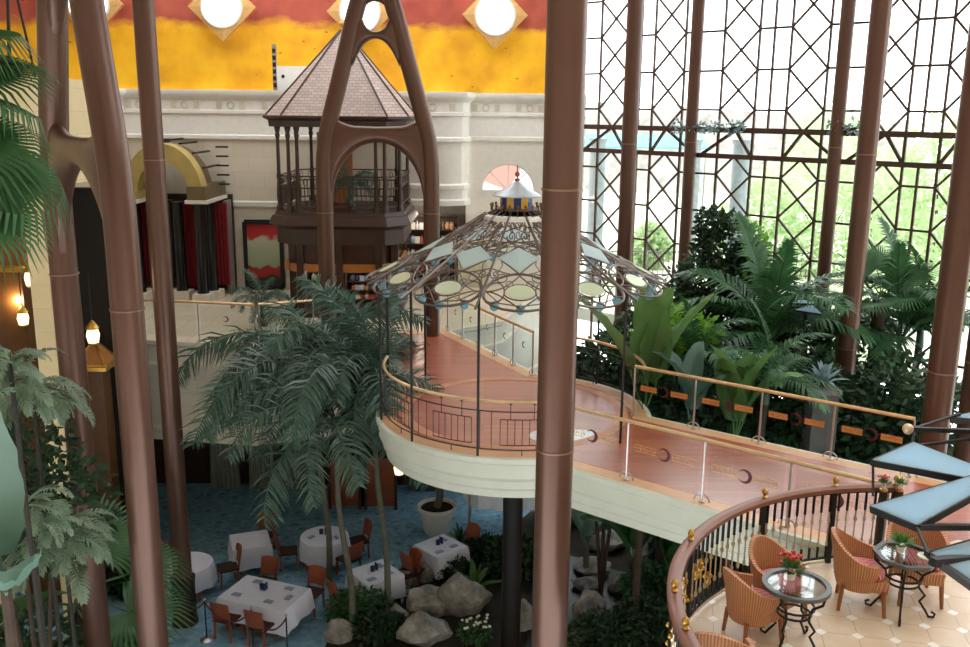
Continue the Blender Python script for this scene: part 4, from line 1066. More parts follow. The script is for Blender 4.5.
pp = V(ct_.location); MB().tube([(0, 0, 0), (0, 0, hub.z-B+.5)], .05, 12).obj('pole', black, ct_); MB().lathe([(.25, 0), (.25, .03), (.06, .08)], 20).obj('base', black, ct_); MB().lathe([(.0, hub.z-B-.5), (.16, hub.z-B-.45), (.16, hub.z-B+.4), (0, hub.z-B+.6)], 14).obj('hub', black, ct_)
star_canopy('small star canopy of blue glass and tan panel among the palms at the window', [[T(789, 303, 20), T(799, 298, 20.6), T(814, 304, 20)], [T(795, 310, 19.6), T(812, 305, 20), T(821, 314, 19.8)]], [(T(805, 306, 20), T(806, 395, 20), .03)], tuple(T(806, 395, 20)), None, .02, .03)
# ---------------------------------------------------------------- restaurant tables
cloth = plain('white_tablecloth', rgb(222, 226, 246), .8, 0, .03)
chairwood = plain('orange_brown_wood', rgb(140, 74, 46), .45, 0, .15)
def cloth_mesh(poly, z, drop=.62, seed=1):
    # cloth falling over the edge of a polygon, folds at the hem
    r_ = random.Random(seed); per = []
    n = len(poly)
    for i in range(n):
        a, b = V(poly[i]), V(poly[(i+1) % n]); k_ = max(2, int((b-a).length/.07))
        for j in range(k_): per.append(a+(b-a)*(j/k_))
    c = sum(per, V((0, 0)))/len(per); m = MB(); N_ = len(per); rows = [(1.0, z+.0, 0), (1.02, z-.03, .1), (1.06, z-drop*.5, .6), (1.10, z-drop, 1.0)]
    vs = []
    ph = r_.uniform(0, 6)
    for s_, zz, f_ in rows:
        for j, p in enumerate(per):
            d = (p-c); q = c+d*s_+d.normalized()*(.025*f_*sin(j*1.15+ph)+.015*f_*sin(j*.37))
            vs.append((q.x, q.y, zz+(.03*f_*sin(j*.21+ph))))
    m.add(vs, [(i*N_+j, i*N_+(j+1) % N_, (i+1)*N_+(j+1) % N_, (i+1)*N_+j) for i in range(3) for j in range(N_)]+[tuple(range(N_))])
    m.v = [(x, y, zz) for x, y, zz in m.v]
    return m
def rect(w_, d_): return [(-w_/2, -d_/2), (w_/2, -d_/2), (w_/2, d_/2), (-w_/2, d_/2)]
def circ(r, n=28): return [(r*cos(2*pi*i/n), r*sin(2*pi*i/n)) for i in range(n)]
def dtable(c, rz, poly, label, clabel, seed):
    t = thing('dining_table', label, 'table', (c[0], c[1], 0), rz)
    MB().prism([(x*.98, y*.98) for x, y in poly], .70, .735).obj('tabletop', chairwood, t)
    xs = max(abs(p[0]) for p in poly)*.62; ys = max(abs(p[1]) for p in poly)*.62
    for sx in (-1, 1):
        for sy in (-1, 1): MB().box(sx*xs-.03, sx*xs+.03, sy*ys-.03, sy*ys+.03, 0, .70).obj('leg', chairwood, t)
    o = cloth_mesh(poly, .742, .5, seed).obj('tablecloth', cloth, None, 60, None, (c[0], c[1], 0)); o.rotation_euler = (0, 0, rz)
    tag(o, clabel, 'tablecloth')
    return t
TA = (-4.68, 18.2); RA = radians(-20.8)
dtable(TA, RA, rect(1.62, 1.05), 'long dining table behind the rope stanchions', 'white cloth on the long table behind the rope stanchions', 1)
dtable((-1.0, 20.5), radians(43), rect(.92, .92), 'square dining table beside the big white planter', 'white cloth on the square table beside the big white planter', 2)
dtable((-2.4, 19.15), radians(38), rect(.92, .92), 'square dining table behind the palm trunks', 'white cloth on the square table behind the palm trunks', 3)
dtable((-3.86, 20.95), 0, circ(.58), 'round dining table partly behind hanging palm fronds', 'round white cloth half hidden by hanging palm fronds', 4)
dtable((-6.75, 19.5), 0, circ(.56), 'round dining table behind the slender steel column', 'round white cloth behind the slender steel column', 5)
dtable((-5.61, 20.7), radians(20), rect(.9, .9), 'dining table behind the drooping fronds, second row', 'white cloth seen through drooping fronds, second row', 6)
cutl = plain('cutlery_dark_blue', rgb(60, 66, 92), .3, .4)
napk = plain('grey_blue_napkin', rgb(150, 158, 184), .8)
def napkins(c, rz, spots, where):
    for i, (x, y, a) in enumerate(spots):
        X, Y_ = c[0]+x*cos(rz)-y*sin(rz), c[1]+x*sin(rz)+y*cos(rz)
        m = MB().cbox((0, 0, .008), (.2, .09, .016)); m.cbox((.0, .085, .004), (.2, .015, .008)); o = m.obj('folded_napkin', napk, None, loc=(X, Y_, .746)); o.rotation_euler = (0, 0, rz+a)
        tag(o, 'folded grey-blue napkin and cutlery laid on '+where, 'napkin', 'napkins on '+where)
    X, Y_ = c[0]-.1*cos(rz), c[1]-.1*sin(rz)+.12
    t = thing('table_holder', 'dark blue holder standing on '+where, 'table decoration', (X, Y_, .745), rz)
    MB().lathe([(.05, 0), (.055, .11), (.045, .11), (.04, .02), (0, .02)], 12).obj('cup', cutl, t); MB().cbox((.1, 0, .08), (.02, .12, .16)).obj('card', MATS['deep_blue_glass'], t)
napkins(TA, RA, [(-.5, -.32, 0), (.3, -.32, 0), (-.4, .32, 0), (.4, .32, 0), (.62, 0, pi/2)], 'the long table')
napkins((-1.0, 20.5), radians(43), [(-.25, -.25, 0), (.25, .2, pi/2), (.2, -.25, 0)], 'the table by the white planter')
napkins((-2.4, 19.15), radians(38), [(-.25, -.25, 0), (.25, .2, pi/2), (.2, -.25, 0)], 'the table behind the palm trunks')
napkins((-3.86, 20.95), 0, [(-.3, -.1, 1), (.3, -.1, 2)], 'the round table behind the fronds')
def chair_meshes():
    fr_ = {}
    fr_['seat'] = MB().cbox((0, 0, .44), (.44, .44, .05)).mesh('seat', plain('dark_seat_fabric', rgb(60, 36, 30), .8))
    m = MB(); vs = []; n = 8
    for i in range(n+1):
        u = -1+2*i/n; yb = -.2-.04*(1-u*u)
        vs += [(u*.21, yb, .52), (u*.22, yb-.07, .90+.03*(1-u*u)), (u*.22, yb-.10, .90+.03*(1-u*u)), (u*.21, yb-.03, .52)]
    m.add(vs, [(i*4+q, i*4+4+q, i*4+4+(q+1) % 4, i*4+(q+1) % 4) for i in range(n) for q in range(4)]+[(0, 1, 2, 3), (n*4+3, n*4+2, n*4+1, n*4)]); fr_['backrest'] = m.mesh('backrest', chairwood)
    legs = [MB().bar((x, y, .43), (x*1.05, y*1.08, 0), .04, .04).mesh('leg', chairwood) for x in (-.19, .19) for y in (-.19, .19)]
    post = [MB().bar((x, -.2, .43), (x, -.28, .88), .04, .035).mesh('back_post', chairwood) for x in (-.19, .19)]
    return fr_, legs, post
CM = chair_meshes()
def chair(x, y, face, label):
    t = thing('dining_chair', label, 'chair', (x, y, 0), atan2(face[1]-y, face[0]-x)-pi/2, 'orange-brown dining chairs')
    for nm, me in [('seat', CM[0]['seat']), ('backrest', CM[0]['backrest'])]+[('leg', l) for l in CM[1]]+[('back_post', l) for l in CM[2]]:
        o = bpy.data.objects.new(nm, me); COL.objects.link(o); o.parent = t
def loc(c, rz, x, y): return (c[0]+x*cos(rz)-y*sin(rz), c[1]+x*sin(rz)+y*cos(rz))
for c, rz, x, y, lb in [(TA, RA, -.45, -.7, 'brown dining chair at the near left of the long table, back to the stanchions'), (TA, RA, .38, -.7, 'brown dining chair at the near right of the long table, behind the hanging rope'),
        (TA, RA, -.62, .85, 'brown dining chair behind the left end of the long table'), (TA, RA, .62, .85, 'brown dining chair behind the right end of the long table'),
        ((-1.0, 20.5), radians(43), -.8, 0, 'brown dining chair on the left side of the table by the white planter'), ((-1.0, 20.5), radians(43), .85, .05, 'brown dining chair to the right of the table by the white planter'),
        ((-2.4, 19.15), radians(38), -.85, 0, 'brown dining chair left of the square table behind the palm trunks'), ((-2.4, 19.15), radians(38), .85, 0.05, 'brown dining chair right of the square table behind the palm trunks')]:
    p = loc(c, rz, x, y); fx = loc(c, rz, x*.2 if abs(y) < .3 else x, y*.2); chair(p[0], p[1], fx, lb)
for x, y, f_, lb in [(-4.72, 20.75, (-3.86, 20.95), 'brown dining chair left of the round table under the fronds'), (-3.1, 21.35, (-3.86, 20.95), 'brown dining chair behind the round table under the fronds'), (-3.2, 20.4, (-3.86, 20.95), 'brown dining chair at the near right of the round table under the fronds'),
        (-7.4, 20.0, (-6.75, 19.5), 'brown dining chair behind the round table by the slender column'), (-5.95, 19.9, (-6.75, 19.5), 'brown dining chair right of the round table by the slender column'), (-5.5, 21.55, (-5.6, 20.7), 'brown dining chair far behind the drooping fronds')]:
    chair(x, y, f_, lb)
# rope stanchions
rope = plain('dark_red_rope', rgb(96, 30, 34), .8)
SP_ = [(-7.0, 18.0), (-5.77, 17.54), (-4.72, 17.22), (-3.95, 16.95)]
slb = ['behind the near steel leg at the left', 'with shining base left of the long table', 'in front of the long table, middle of the rope line', 'in front of the right end of the long table']
for (x, y), lb in zip(SP_, slb):
    t = thing('rope_stanchion', 'thin metal rope stanchion '+lb, 'stanchion', (x, y, 0))
    MB().lathe([(.15, 0), (.15, .02), (.06, .05), (0, .06)], 18).obj('base', chrome, t); MB().tube([(0, 0, .04), (0, 0, .92)], .016, 8).obj('pole', black, t); MB().ell((0, 0, .94), .035, .035, .035, 10, 6).obj('cap', chrome, t)
for i, lb in enumerate(['far left', 'middle', 'right']):
    a, b = V((*SP_[i], .87)), V((*SP_[i+1], .87)); m = MB().tube([a+(b-a)*(j/12)-V((0, 0, .34*(1-(2*j/12-1)**2))) for j in range(13)], .018, 6)
    tag(m.obj('barrier_rope', rope, None), 'dark red barrier rope sagging between stanchions, %s one' % lb, 'rope')
# curtains and panels in the dark dining room under the mezzanine
curt = plain('grey_green_curtain', rgb(150, 158, 150), .8)
for i, (px, w_) in enumerate([(262, .8), (300, .9), (225, .9), (415, .35), (430, .3)]):
    p = Yp(px, 470, 25.5); m = MB(); n = 22; vs = []
    for j in range(n+1):
        x = -w_/2+w_*j/n; y = .05*sin(j*1.9); vs += [(x, y, 0), (x*.8, y, 2.5), (x*.8, y+.03, 2.5), (x, y+.03, 0)]
    m.add(vs, [(j*4+q, j*4+(q+1) % 4, j*4+4+(q+1) % 4, j*4+4+q) for j in range(n) for q in range(4)])
    t = thing('curtain', 'pale grey curtain under the mezzanine, '+['second from the left', 'widest at the middle, behind the palms', 'leftmost behind the fronds', 'narrow, left of the round deck edge', 'narrow, nearest the round deck edge'][i], 'curtain', (p.x, 25.5, 0))
    m.obj('drape', curt, t); MB().tube([(-w_/2, 0, 2.52), (w_/2, 0, 2.52)], .025, 8).obj('rod', black, t)
for px, lb in ((348, 'left'), (378, 'right')):
    p = Yp(px, 500, 24.2); t = thing('wood_screen', 'red-brown wooden screen under the mezzanine behind the palms, %s one' % lb, 'screen', (p.x, 24.2, 0))
    MB().box(-.5, .5, -.03, .03, .1, 1.5).obj('panel', chairwood, t); m = MB()
    for x in (-.5, .5): m.box(x-.04, x+.04, -.05, .05, 0, 1.6)
    m.obj('frame', wooddark, t)
# big white planter
p = G(437, 531, 0); pl_ = thing('white_planter', 'large round white planter beside the square table', 'planter', (p.x, p.y, 0))
MB().lathe([(.33, 0), (.36, .05), (.42, .45), (.48, .62), (.52, .66), (.52, .74), (.47, .74), (.44, .66), (0, .66)], 32).obj('pot', white, pl_)
MB().lathe([(0, .672), (.43, .668)], 20).obj('soil', plain('dark_soil', rgb(34, 28, 24), .95), pl_)
# draped canopy glimpsed below the walkway
t = thing('draped_canopy', 'pale blue-white draped fabric canopy below the walkway railing', 'canopy', (.75, 22.75, 0))
fab = plain('pale_blue_white_fabric', rgb(214, 226, 240), .7, 0, .04); m = MB(); n = 40; rows = [(.05, 4.2), (.6, 3.7), (1.2, 3.2), (1.24, 2.9), (1.22, 1.2)]; vs = []
for r_i, (r, z) in enumerate(rows):
    for j in range(n):
        a = 2*pi*j/n; rr = r*(1+(.05*sin(j*2.5) if r_i > 2 else 0)); kx = rr/(abs(cos(a))**4+abs(sin(a))**4)**.25; vs.append((kx*cos(a), kx*sin(a), z))
m.add(vs, [(i*n+j, i*n+(j+1) % n, (i+1)*n+(j+1) % n, (i+1)*n+j) for i in range(4) for j in range(n)]+[tuple(range(n))]); m.obj('fabric', fab, t)
for x in (-1.1, 1.1):
    for y in (-1.1, 1.1): MB().tube([(x, y, 0), (x, y, 3.0)], .03, 8).obj('pole', chrome, t)

# ---------------------------------------------------------------- garden bed, pond, rocks
soil = plain('garden_soil', rgb(40, 36, 28), .95, 0, .3)
bed = [(-3.3, 16.5), (-3.1, 18.9), (-1.95, 19.45), (-.45, 20.8), (.3, 22.2), (2.2, 25.6), (4.0, 26.6), (11.2, 19.5), (14, 14.4), (9, 11.5), (5, 13.2), (1, 14.8)]
stuff(MB().prism(bed[::-1], .001, .06).obj('garden_soil', soil), 'dark soil of the planted rock garden under the footbridge', 'soil')
k = N('pond_water_surface'); f = noise(k, k.obj(), 4, 3); k.set(rgb(24, 38, 46), .3, 0, .3); k.bump(f, .25, .03); pond = k.m
stuff(MB().prism([(.9, 17.2), (1.2, 20.2), (2.2, 21.4), (3.3, 20.6), (3.2, 18.4), (2.1, 16.8)][::-1], .061, .075).obj('pond_water', pond), 'dark pond water among rocks right of the thick column', 'water')
k = N('weathered_rock'); v = k.obj(); f = noise(k, v, 2.4, 6, .65); f2 = noise(k, v, 9, 4)
k.set(k.mix(.25, k.ramp(f, [(.28, rgb(92, 90, 90)), (.5, rgb(150, 147, 145)), (.72, rgb(190, 188, 186))]), k.ramp(f2, [(.4, rgb(120, 120, 96)), (.6, rgb(200, 196, 186))]), 'MULTIPLY'), .85); k.bump(f, .7, .08); rockm = k.m
def rock(px, py, w_px, h_px, label, z=.04, flat=.75, seed=0):
    r_ = random.Random(seed+px); p = G(px, py, z); dpt = (p-EYE).dot(FW); w_ = w_px/FPX*dpt; h_ = h_px/FPX*dpt
    bm = MB(); bm.ell((0, 0, 0), 1, 1, 1, 18, 12); off = [V((r_.uniform(-1, 1), r_.uniform(-1, 1), r_.uniform(-1, 1))).normalized() for _ in range(14)]; dd = [r_.uniform(.55, .95) for _ in off]
    vs = []
    for q in bm.v:
        q = V(q)
        for o_, d_ in zip(off, dd):
            e = q.dot(o_)
            if e > d_: q = q-o_*(e-d_)*.85
        q = q*(1+.05*sin(q.x*9+seed)+.05*sin(q.y*8+q.z*7))
        vs.append((q.x*w_/2, q.y*w_/2*.8, max(q.z*h_*.6, -.3*h_)+h_*.3))
    bm.v = vs; o = bm.obj('rock', rockm, None, 30, None, p); o.rotation_euler = (0, 0, r_.uniform(-.5, .5)); tag(o, label, 'rock')
for a in [(428, 610, 58, 38, 'large pale slanted boulder right of the palm trunks'), (395, 625, 30, 26, 'small grey rock at the foot of the palm trunk'), (425, 640, 60, 34, 'broad pale boulder at the bottom edge left of the dark post'),
        (466, 612, 56, 50, 'brown rounded boulder just left of the dark post'), (341, 640, 34, 26, 'pale rock at the bottom edge below the long table'), (404, 588, 26, 26, 'grey rock against the cloth of the square table'), (424, 582, 26, 24, 'grey rock in front of the table by the planter'),
        (372, 592, 24, 16, 'flat rock at the edge of the carpet by the palms'), (345, 612, 24, 14, 'mossy stone at the carpet edge left of the palm trunks'), (590, 622, 36, 40, 'pale boulder just right of the thick column'), (578, 645, 30, 22, 'grey rock at the bottom beside the thick column'),
        (606, 548, 46, 26, 'pale rock at the top of the waterfall ledges'), (592, 572, 44, 18, 'layered ledge in the middle of the waterfall'), (588, 588, 36, 14, 'lowest wet ledge of the waterfall'), (638, 560, 30, 22, 'rock right of the waterfall behind the dark stem'), (664, 545, 30, 24, 'pale rock under the footbridge near the terrace'),
        (648, 580, 26, 20, 'small rock beside the red-brown banana stem'), (620, 590, 30, 20, 'grey rock at the right bank of the pond'), (522, 630, 26, 36, 'rock wedged beside the dark post'), (480, 560, 30, 18, 'shaded rock at the back of the rock garden')]:
    rock(*a, seed=len(a[4]))
# ---------------------------------------------------------------- plants
palmleaf = leafmat('grey_green_palm_leaf', rgb(82, 110, 96), .45, .25, .3, 5)
palmdark = leafmat('deep_green_palm_leaf', rgb(62, 104, 64), .35, .3, .35)
fanleaf = leafmat('fan_palm_leaf', rgb(62, 104, 62), .3, .3, .4)
banleaf = leafmat('banana_leaf', rgb(98, 134, 76), .25, .35, .35, 1.5)
tealleaf = leafmat('blue_green_broad_leaf', rgb(98, 128, 114), .15, .25, .4, 1.2)
fernleaf = leafmat('grey_green_fern_leaf', rgb(118, 140, 118), .25, .25, .5)
bushleaf = leafmat('dark_bush_leaf', rgb(38, 66, 38), .4, .25, .5)
limeleaf = leafmat('lime_leaf', rgb(120, 170, 60), .25, .4, .5)
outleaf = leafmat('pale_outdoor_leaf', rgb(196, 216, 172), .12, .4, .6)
agaveleaf = leafmat('blue_agave_leaf', rgb(140, 165, 170), .15, .15, .4)
trunkm = plain('grey_green_trunk', rgb(92, 92, 80), .8, 0, .2, 8)
brownstem = plain('brown_trunk', rgb(62, 48, 38), .85, 0, .25, 8)
def frond_mesh(name, L, e0, droop, n=42, ll=.45, w_=.016, seed=0, mat=None, tw=.0, vee=.25):
    r_ = random.Random(seed); m = MB(); pts = []; p = V((0, 0, 0)); st = 24
    e = e0
    for i in range(st+1):
        pts.append(p.copy()); t_ = i/st; e = e0-droop*t_**1.25; p = p+V((cos(e), tw*t_*.6, sin(e)))*(L/st)
    m.tube(pts, [.022*(1-.8*i/st)+.003 for i in range(st+1)], 5)
    for i in range(n):
        t_ = .16+.84*(i+.5)/n; f_ = t_*st; j = min(int(f_), st-1); c = pts[j]+(pts[j+1]-pts[j])*(f_-j); tg = (pts[j+1]-pts[j]).normalized()
        l_ = ll*(sin(pi*min(1, (t_-.05)/.98)**.75)*.85+.18)*r_.uniform(.9, 1.1)
        for s in (-1, 1):
            side = V((-tg.y, tg.x, 0)); side = side.normalized() if side.length > .1 else V((0, 1, 0)); up_ = tg.cross(side); 
            if up_.z < 0: up_ = -up_
            an = radians(28+22*(1-t_)+r_.uniform(-6, 6)); d = tg*sin(radians(90)-an*1.35)+side*(s*cos(radians(90)-an*1.35))
            d = (d+up_*vee).normalized(); q = c+d*l_*.5; e_ = c+d*l_+V((0, 0, -.34*l_)); nn = d.cross(up_).normalized()
            m.strip([c, q, e_], [w_*.7, w_, .002], nn)
    return m.mesh(name, mat)
def arrange(t, meshes, specs, nm='frond'):
    for me, loc_, rz, ex, sc in specs:
        o = bpy.data.objects.new(nm, meshes[me]); COL.objects.link(o); o.parent = t; o.location = loc_; o.rotation_euler = (ex[0], ex[1], rz); o.scale = (sc,)*3
def plume_mesh(name, L, e0, droop, n=58, ll=.34, w_=.011, seed=0, mat=None, tw=.0, per=3):
    r_ = random.Random(seed); m = MB(); pts = []; p = V((0, 0, 0)); st = 26
    for i in range(st+1):
        pts.append(p.copy()); t_ = i/st; e = e0-droop*t_**1.2; p = p+V((cos(e), tw*t_*.6, sin(e)))*(L/st)
    m.tube(pts, [.02*(1-.8*i/st)+.003 for i in range(st+1)], 5)
    for i in range(n):
        t_ = .12+.88*(i+.5)/n; f_ = t_*st; j = min(int(f_), st-1); c = pts[j]+(pts[j+1]-pts[j])*(f_-j); tg = (pts[j+1]-pts[j]).normalized()
        u = V((-tg.y, tg.x, 0)); u = u.normalized() if u.length > .1 else V((0, 1, 0)); b = tg.cross(u)
        l_ = ll*(.35+.75*sin(pi*min(1, t_*.96+.04))**.6)
        for q in range(per):
            a = [0, pi, -pi/2+pi*(b.z < 0)][q] if per == 3 else pi*q; a += r_.uniform(-.75, .75); rad = u*cos(a)+b*sin(a)
            d = (tg*.62+rad*.85).normalized(); l2 = l_*r_.uniform(.85, 1.15); e_ = c+d*l2+V((0, 0, -.22*l2)); m.strip([c, c+d*l2*.5, e_], [w_*.7, w_, .002], d.cross(rad.cross(d)+V((0, 0, .3))).normalized())
    return m.mesh(name, mat)
PF = [plume_mesh('frond', 2.4, radians(74), radians(125), 44, .42, .016, 1, palmleaf), plume_mesh('frond', 2.6, radians(52), radians(125), 46, .42, .016, 2, palmleaf, .15), plume_mesh('frond', 2.4, radians(22), radians(105), 42, .42, .016, 3, palmleaf, -.1), plume_mesh('frond', 2.0, radians(84), radians(60), 40, .4, .016, 4, palmleaf), plume_mesh('frond', 3.0, radians(38), radians(115), 54, .42, .016, 5, palmleaf, .1)]
def feather_palm(label, base, top, n, seed, sc=1.0, PFs=PF, r=.085, group=None, mat=trunkm, lean=True, spread=(0, 360), kinds=(0, 1, 1, 2, 2, 3)):
    r_ = random.Random(seed); base, top = V(base), V(top); t = thing('feather_palm', label, 'palm', base, 0, group); d = top-base
    pts = [d*(i/8)+V((.06*sin(i*.8), .05*sin(i), 0)) for i in range(9)]
    MB().tube(pts, [r*(1.25-.45*i/8) for i in range(9)], 10).obj('trunk', mat, t)
    m = MB().tube([pts[-1]+V((0, 0, -.05)), pts[-1]+V((0, 0, .5))], [r*.95, r*.4], 10); m.obj('crownshaft', palmleaf, t)
    sp = []
    for i in range(n):
        a = radians(spread[0]+(spread[1]-spread[0])*(i+r_.uniform(-.3, .3))/n); kd = kinds[i % len(kinds)]
        sp.append((kd, pts[-1]+V((0, 0, .35+.1*(kd == 3))), a, (r_.uniform(-.25, .25), r_.uniform(-.12, .12)), sc*r_.uniform(.85, 1.12)))
    arrange(t, PFs, sp); return t
feather_palm('grey-green feather palm with drooping fronds over the dining tables, nearest trunk', G(352, 634, .06), (-3.0, 17.95, 4.2), 18, 3, 1.15, PF, .06, None, trunkm, True, (0, 360), (0, 1, 2, 4, 1))
feather_palm('tallest feather palm, its trunk beside the round deck, long fronds reaching left', G(387, 617, .06), (-2.3, 18.8, 5.0), 19, 5, 1.25, PF, .06, None, trunkm, True, (75, 290), (4, 3, 1, 4, 1, 2))
feather_palm('feather palm behind, its fronds hiding the mezzanine corner', (-3.6, 19.9, 0), (-3.7, 19.8, 4.9), 17, 9, 1.25, PF, .06, None, trunkm, True, (0, 360), (0, 1, 4, 2, 1, 4))
p = G(437, 531, 0); feather_palm('small palm growing in the large white planter', (p.x, p.y, .68), (p.x+.1, p.y-.1, 2.0), 9, 12, .62)
# palms by the window
PD = [frond_mesh('frond', 2.6, radians(74), radians(95), 40, .7, .026, 21, palmdark, .1, .15), frond_mesh('frond', 2.6, radians(52), radians(100), 40, .7, .026, 22, palmdark, -.1, .15), frond_mesh('frond', 2.4, radians(30), radians(90), 36, .65, .026, 23, palmdark, .1, .1), frond_mesh('frond', 2.4, radians(84), radians(40), 38, .6, .026, 24, palmdark)]
def wp(px, py, Yd): p = Yp(px, py, Yd); return p
for px, py, Yd, n, sc, sd, lb in [(764, 345, 20.6, 15, 1.15, 31, 'green feather palm right of the dark bushy tree'), (896, 345, 20.8, 15, 1.15, 33, 'green feather palm right of the column among the palms'), (822, 345, 21.2, 10, .8, 35, 'green feather palm directly left of the column among the palms'), (918, 330, 20.5, 9, .85, 37, 'green feather palm against the glass at the far right'), (690, 365, 19.0, 9, .7, 39, 'low green feather palm behind the upright paddle leaves'), (762, 385, 17.4, 11, .62, 41, 'low feather palm close behind the far glass balustrade')]:
    c = wp(px, py, Yd); feather_palm(lb, (c.x, c.y, .06), (c.x+.1, c.y, c.z-.35), n, sd, sc, PD, .09, None, brownstem)
# paddle leaves
def paddle_mesh(name, L, W, bend, mat, seed=0, stalk=.5):
    m = MB(); r_ = random.Random(seed); nu, nv = 14, 6; vs = []; pts = []; p = V((0, 0, 0)); e = radians(84)
    for i in range(6): pts.append(p.copy()); p = p+V((cos(e), 0, sin(e)))*(stalk/5)*L*.6
    m.tube(pts, .018, 5); p = pts[-1].copy()
    for i in range(nu+1):
        t_ = i/nu; w_ = W*.5*(sin(pi*(.03+.94*t_)**.8)**.6); e = radians(84)-bend*t_**1.4
        for j in range(nv+1):
            u = -1+2*j/nv; side = V((0, 1, 0)); nrm = V((-sin(e), 0, cos(e)))
            vs.append(p+side*(u*w_)+nrm*(abs(u)*w_*.35+.02*sin(i*2.3+j*1.7)*abs(u)))
        p = p+V((cos(e), 0, sin(e)))*(L/nu)
    m.add(vs, [(i*(nv+1)+j, (i+1)*(nv+1)+j, (i+1)*(nv+1)+j+1, i*(nv+1)+j+1) for i in range(nu) for j in range(nv)])
    me = m.mesh(name, mat, 60); return me
PB = [paddle_mesh('leaf', 1.9, .78, radians(30), banleaf, 1), paddle_mesh('leaf', 1.7, .7, radians(75), banleaf, 2), paddle_mesh('leaf', 1.5, .5, radians(110), banleaf, 3)]
PT = [paddle_mesh('leaf', 1.6, .5, radians(60), tealleaf, 4), paddle_mesh('leaf', 1.4, .46, radians(100), tealleaf, 5), paddle_mesh('leaf', 1.3, .4, radians(35), tealleaf, 6)]
PG = [paddle_mesh('leaf', 1.5, .5, radians(60), palmdark, 7), paddle_mesh('leaf', 1.3, .5, radians(105), palmdark, 8), paddle_mesh('leaf', 1.1, .42, radians(40), palmdark, 9)]
def paddle_plant(label, base, angs, meshes, sc=1.0, seed=0, stem=0.0, cat='plant', name='broad_leaf_plant', tilt=.1):
    r_ = random.Random(seed); t = thing(name, label, cat, base); h = stem
    MB().tube([(0, 0, 0), (.02, .01, h*.5), (0, 0, h+.25)], [.09, .08, .05], 8).obj('stem', brownstem if stem > .6 else trunkm, t)
    arrange(t, meshes, [(k_, V((0, 0, h+.1)), radians(a), (r_.uniform(-.1, .1), el+r_.uniform(-tilt, tilt)*.3, ), sc*r_.uniform(.9, 1.1)) for a, k_, el in angs], 'leaf'); return t
c = wp(645, 405, 17.8)
paddle_plant('tall plant with upright yellow-green paddle leaves behind the round deck', (c.x, c.y, .06), [(188, 0, .3), (230, 0, -.05), (-20, 0, -.1), (-15, 0, .2), (-60, 0, .05)], PB, 1.15, 1, c.z-.3)
c = wp(735, 440, 16.9)
paddle_plant('paddle-leaved plant behind the middle of the far glass balustrade', (c.x, c.y, .06), [(240, 0, .05), (200, 0, .1), (-40, 0, .1), (-80, 0, .0), (-20, 1, .2)], PB, .85, 2, c.z-.2)
c = wp(690, 430, 17.6)
paddle_plant('blue-green broad-leaved plant between the two paddle-leaved plants', (c.x, c.y, .06), [(190, 0, .1), (-10, 1, .1), (60, 0, .1), (-70, 1, .1), (130, 2, .2)], PT, .95, 3, c.z-.1)
# fan palms
def fan_mesh(name, R_, n, mat, span=radians(250), droop=.25, stalk=.8, w_=.035):
    m = MB(); m.tube([(0, 0, 0), (stalk*.5, 0, stalk*.12), (stalk, 0, 0)], [.02, .016, .012], 5); c = V((stalk, 0, 0))
    for i in range(n):
        a = -span/2+span*i/(n-1); d = V((cos(a), sin(a), .1)); l_ = R_*(1-.18*abs(a)/(span/2)); s_ = V((-sin(a), cos(a), 0))
        m.strip([c, c+d*l_*.4+V((0, 0, .03)), c+d*l_*.75+V((0, 0, -.03*droop*4)), c+d*l_+V((0, 0, -droop*l_))], [.004, w_*.9, w_*.6, .002], s_, .35)
    return m.mesh(name, mat)
FM = [fan_mesh('fan_leaf', .95, 40, fanleaf), fan_mesh('fan_leaf', .9, 36, fanleaf, radians(220), .5)]
def fan_palm(label, base, top, specs, sc=1.0, mat=brownstem):
    base, top = V(base), V(top); t = thing('fan_palm', label, 'palm', base); d = top-base
    MB().tube([d*(i/6) for i in range(7)], [.14]*7, 10).obj('trunk', mat, t)
    arrange(t, FM, [(k_, d+V((0, 0, z_)), radians(a), (rx, ry), sc*s_) for k_, z_, a, rx, ry, s_ in specs], 'fan_leaf'); return t
b0 = Yp(-88, 78, 9.5)
fan_palm('fan palm whose leaves reach in at the upper left edge', (b0.x, b0.y, 0), (b0.x, b0.y, b0.z), [(0, .75, 5, .3, -.15, .9), (1, .45, -20, .2, .1, .95), (0, .25, 15, .1, .15, .9), (1, .0, 0, -.2, .3, .95), (0, -.3, -30, .3, .45, 1.1), (1, -.5, 12, .5, .55, 1.1), (0, -.75, -15, .2, .75, 1.05), (0, .6, 100, .3, 0, 1), (1, .2, 170, 0, .2, 1), (0, .3, -90, .1, .1, 1), (1, .95, 8, .2, -.25, .9), (0, .15, -8, .4, .2, .95)], .9)
b1 = G(72, 655, 0)
b1 = Yp(75, 606, 15.2)
fan_palm('fan palm at the lower left behind the steel legs', (b1.x, b1.y, 0), (b1.x, b1.y, b1.z), [(0, .1, -10, .2, .1, 1), (1, .1, 40, .4, -.2, 1), (0, 0, -70, .2, .3, 1.1), (1, 0, -120, .1, .3, 1), (0, .2, 90, .3, -.6, 1), (0, 0, 170, .1, .2, 1), (1, 0, -40, .6, .4, 1.05)], 1.3)
c = wp(880, 300, 20.4)
fan_palm('fan palm with stiff leaves near the window, right of the column', (c.x, c.y, .06), (c.x, c.y, c.z), [(0, .1, a, .2, el, .9) for a, el in ((0, -.6), (60, -.2), (120, -.5), (180, 0), (240, .1), (300, -.1), (90, -1.0))], .9)
c = wp(772, 305, 21.2)
fan_palm('fan palm with a blue-green leaf right of the dark bushy tree', (c.x, c.y, .06), (c.x, c.y, c.z), [(0, .1, a, .2, el, .8) for a, el in ((0, -.3), (70, -.6), (200, 0), (250, -.9), (300, .1), (140, -.4))], .9)
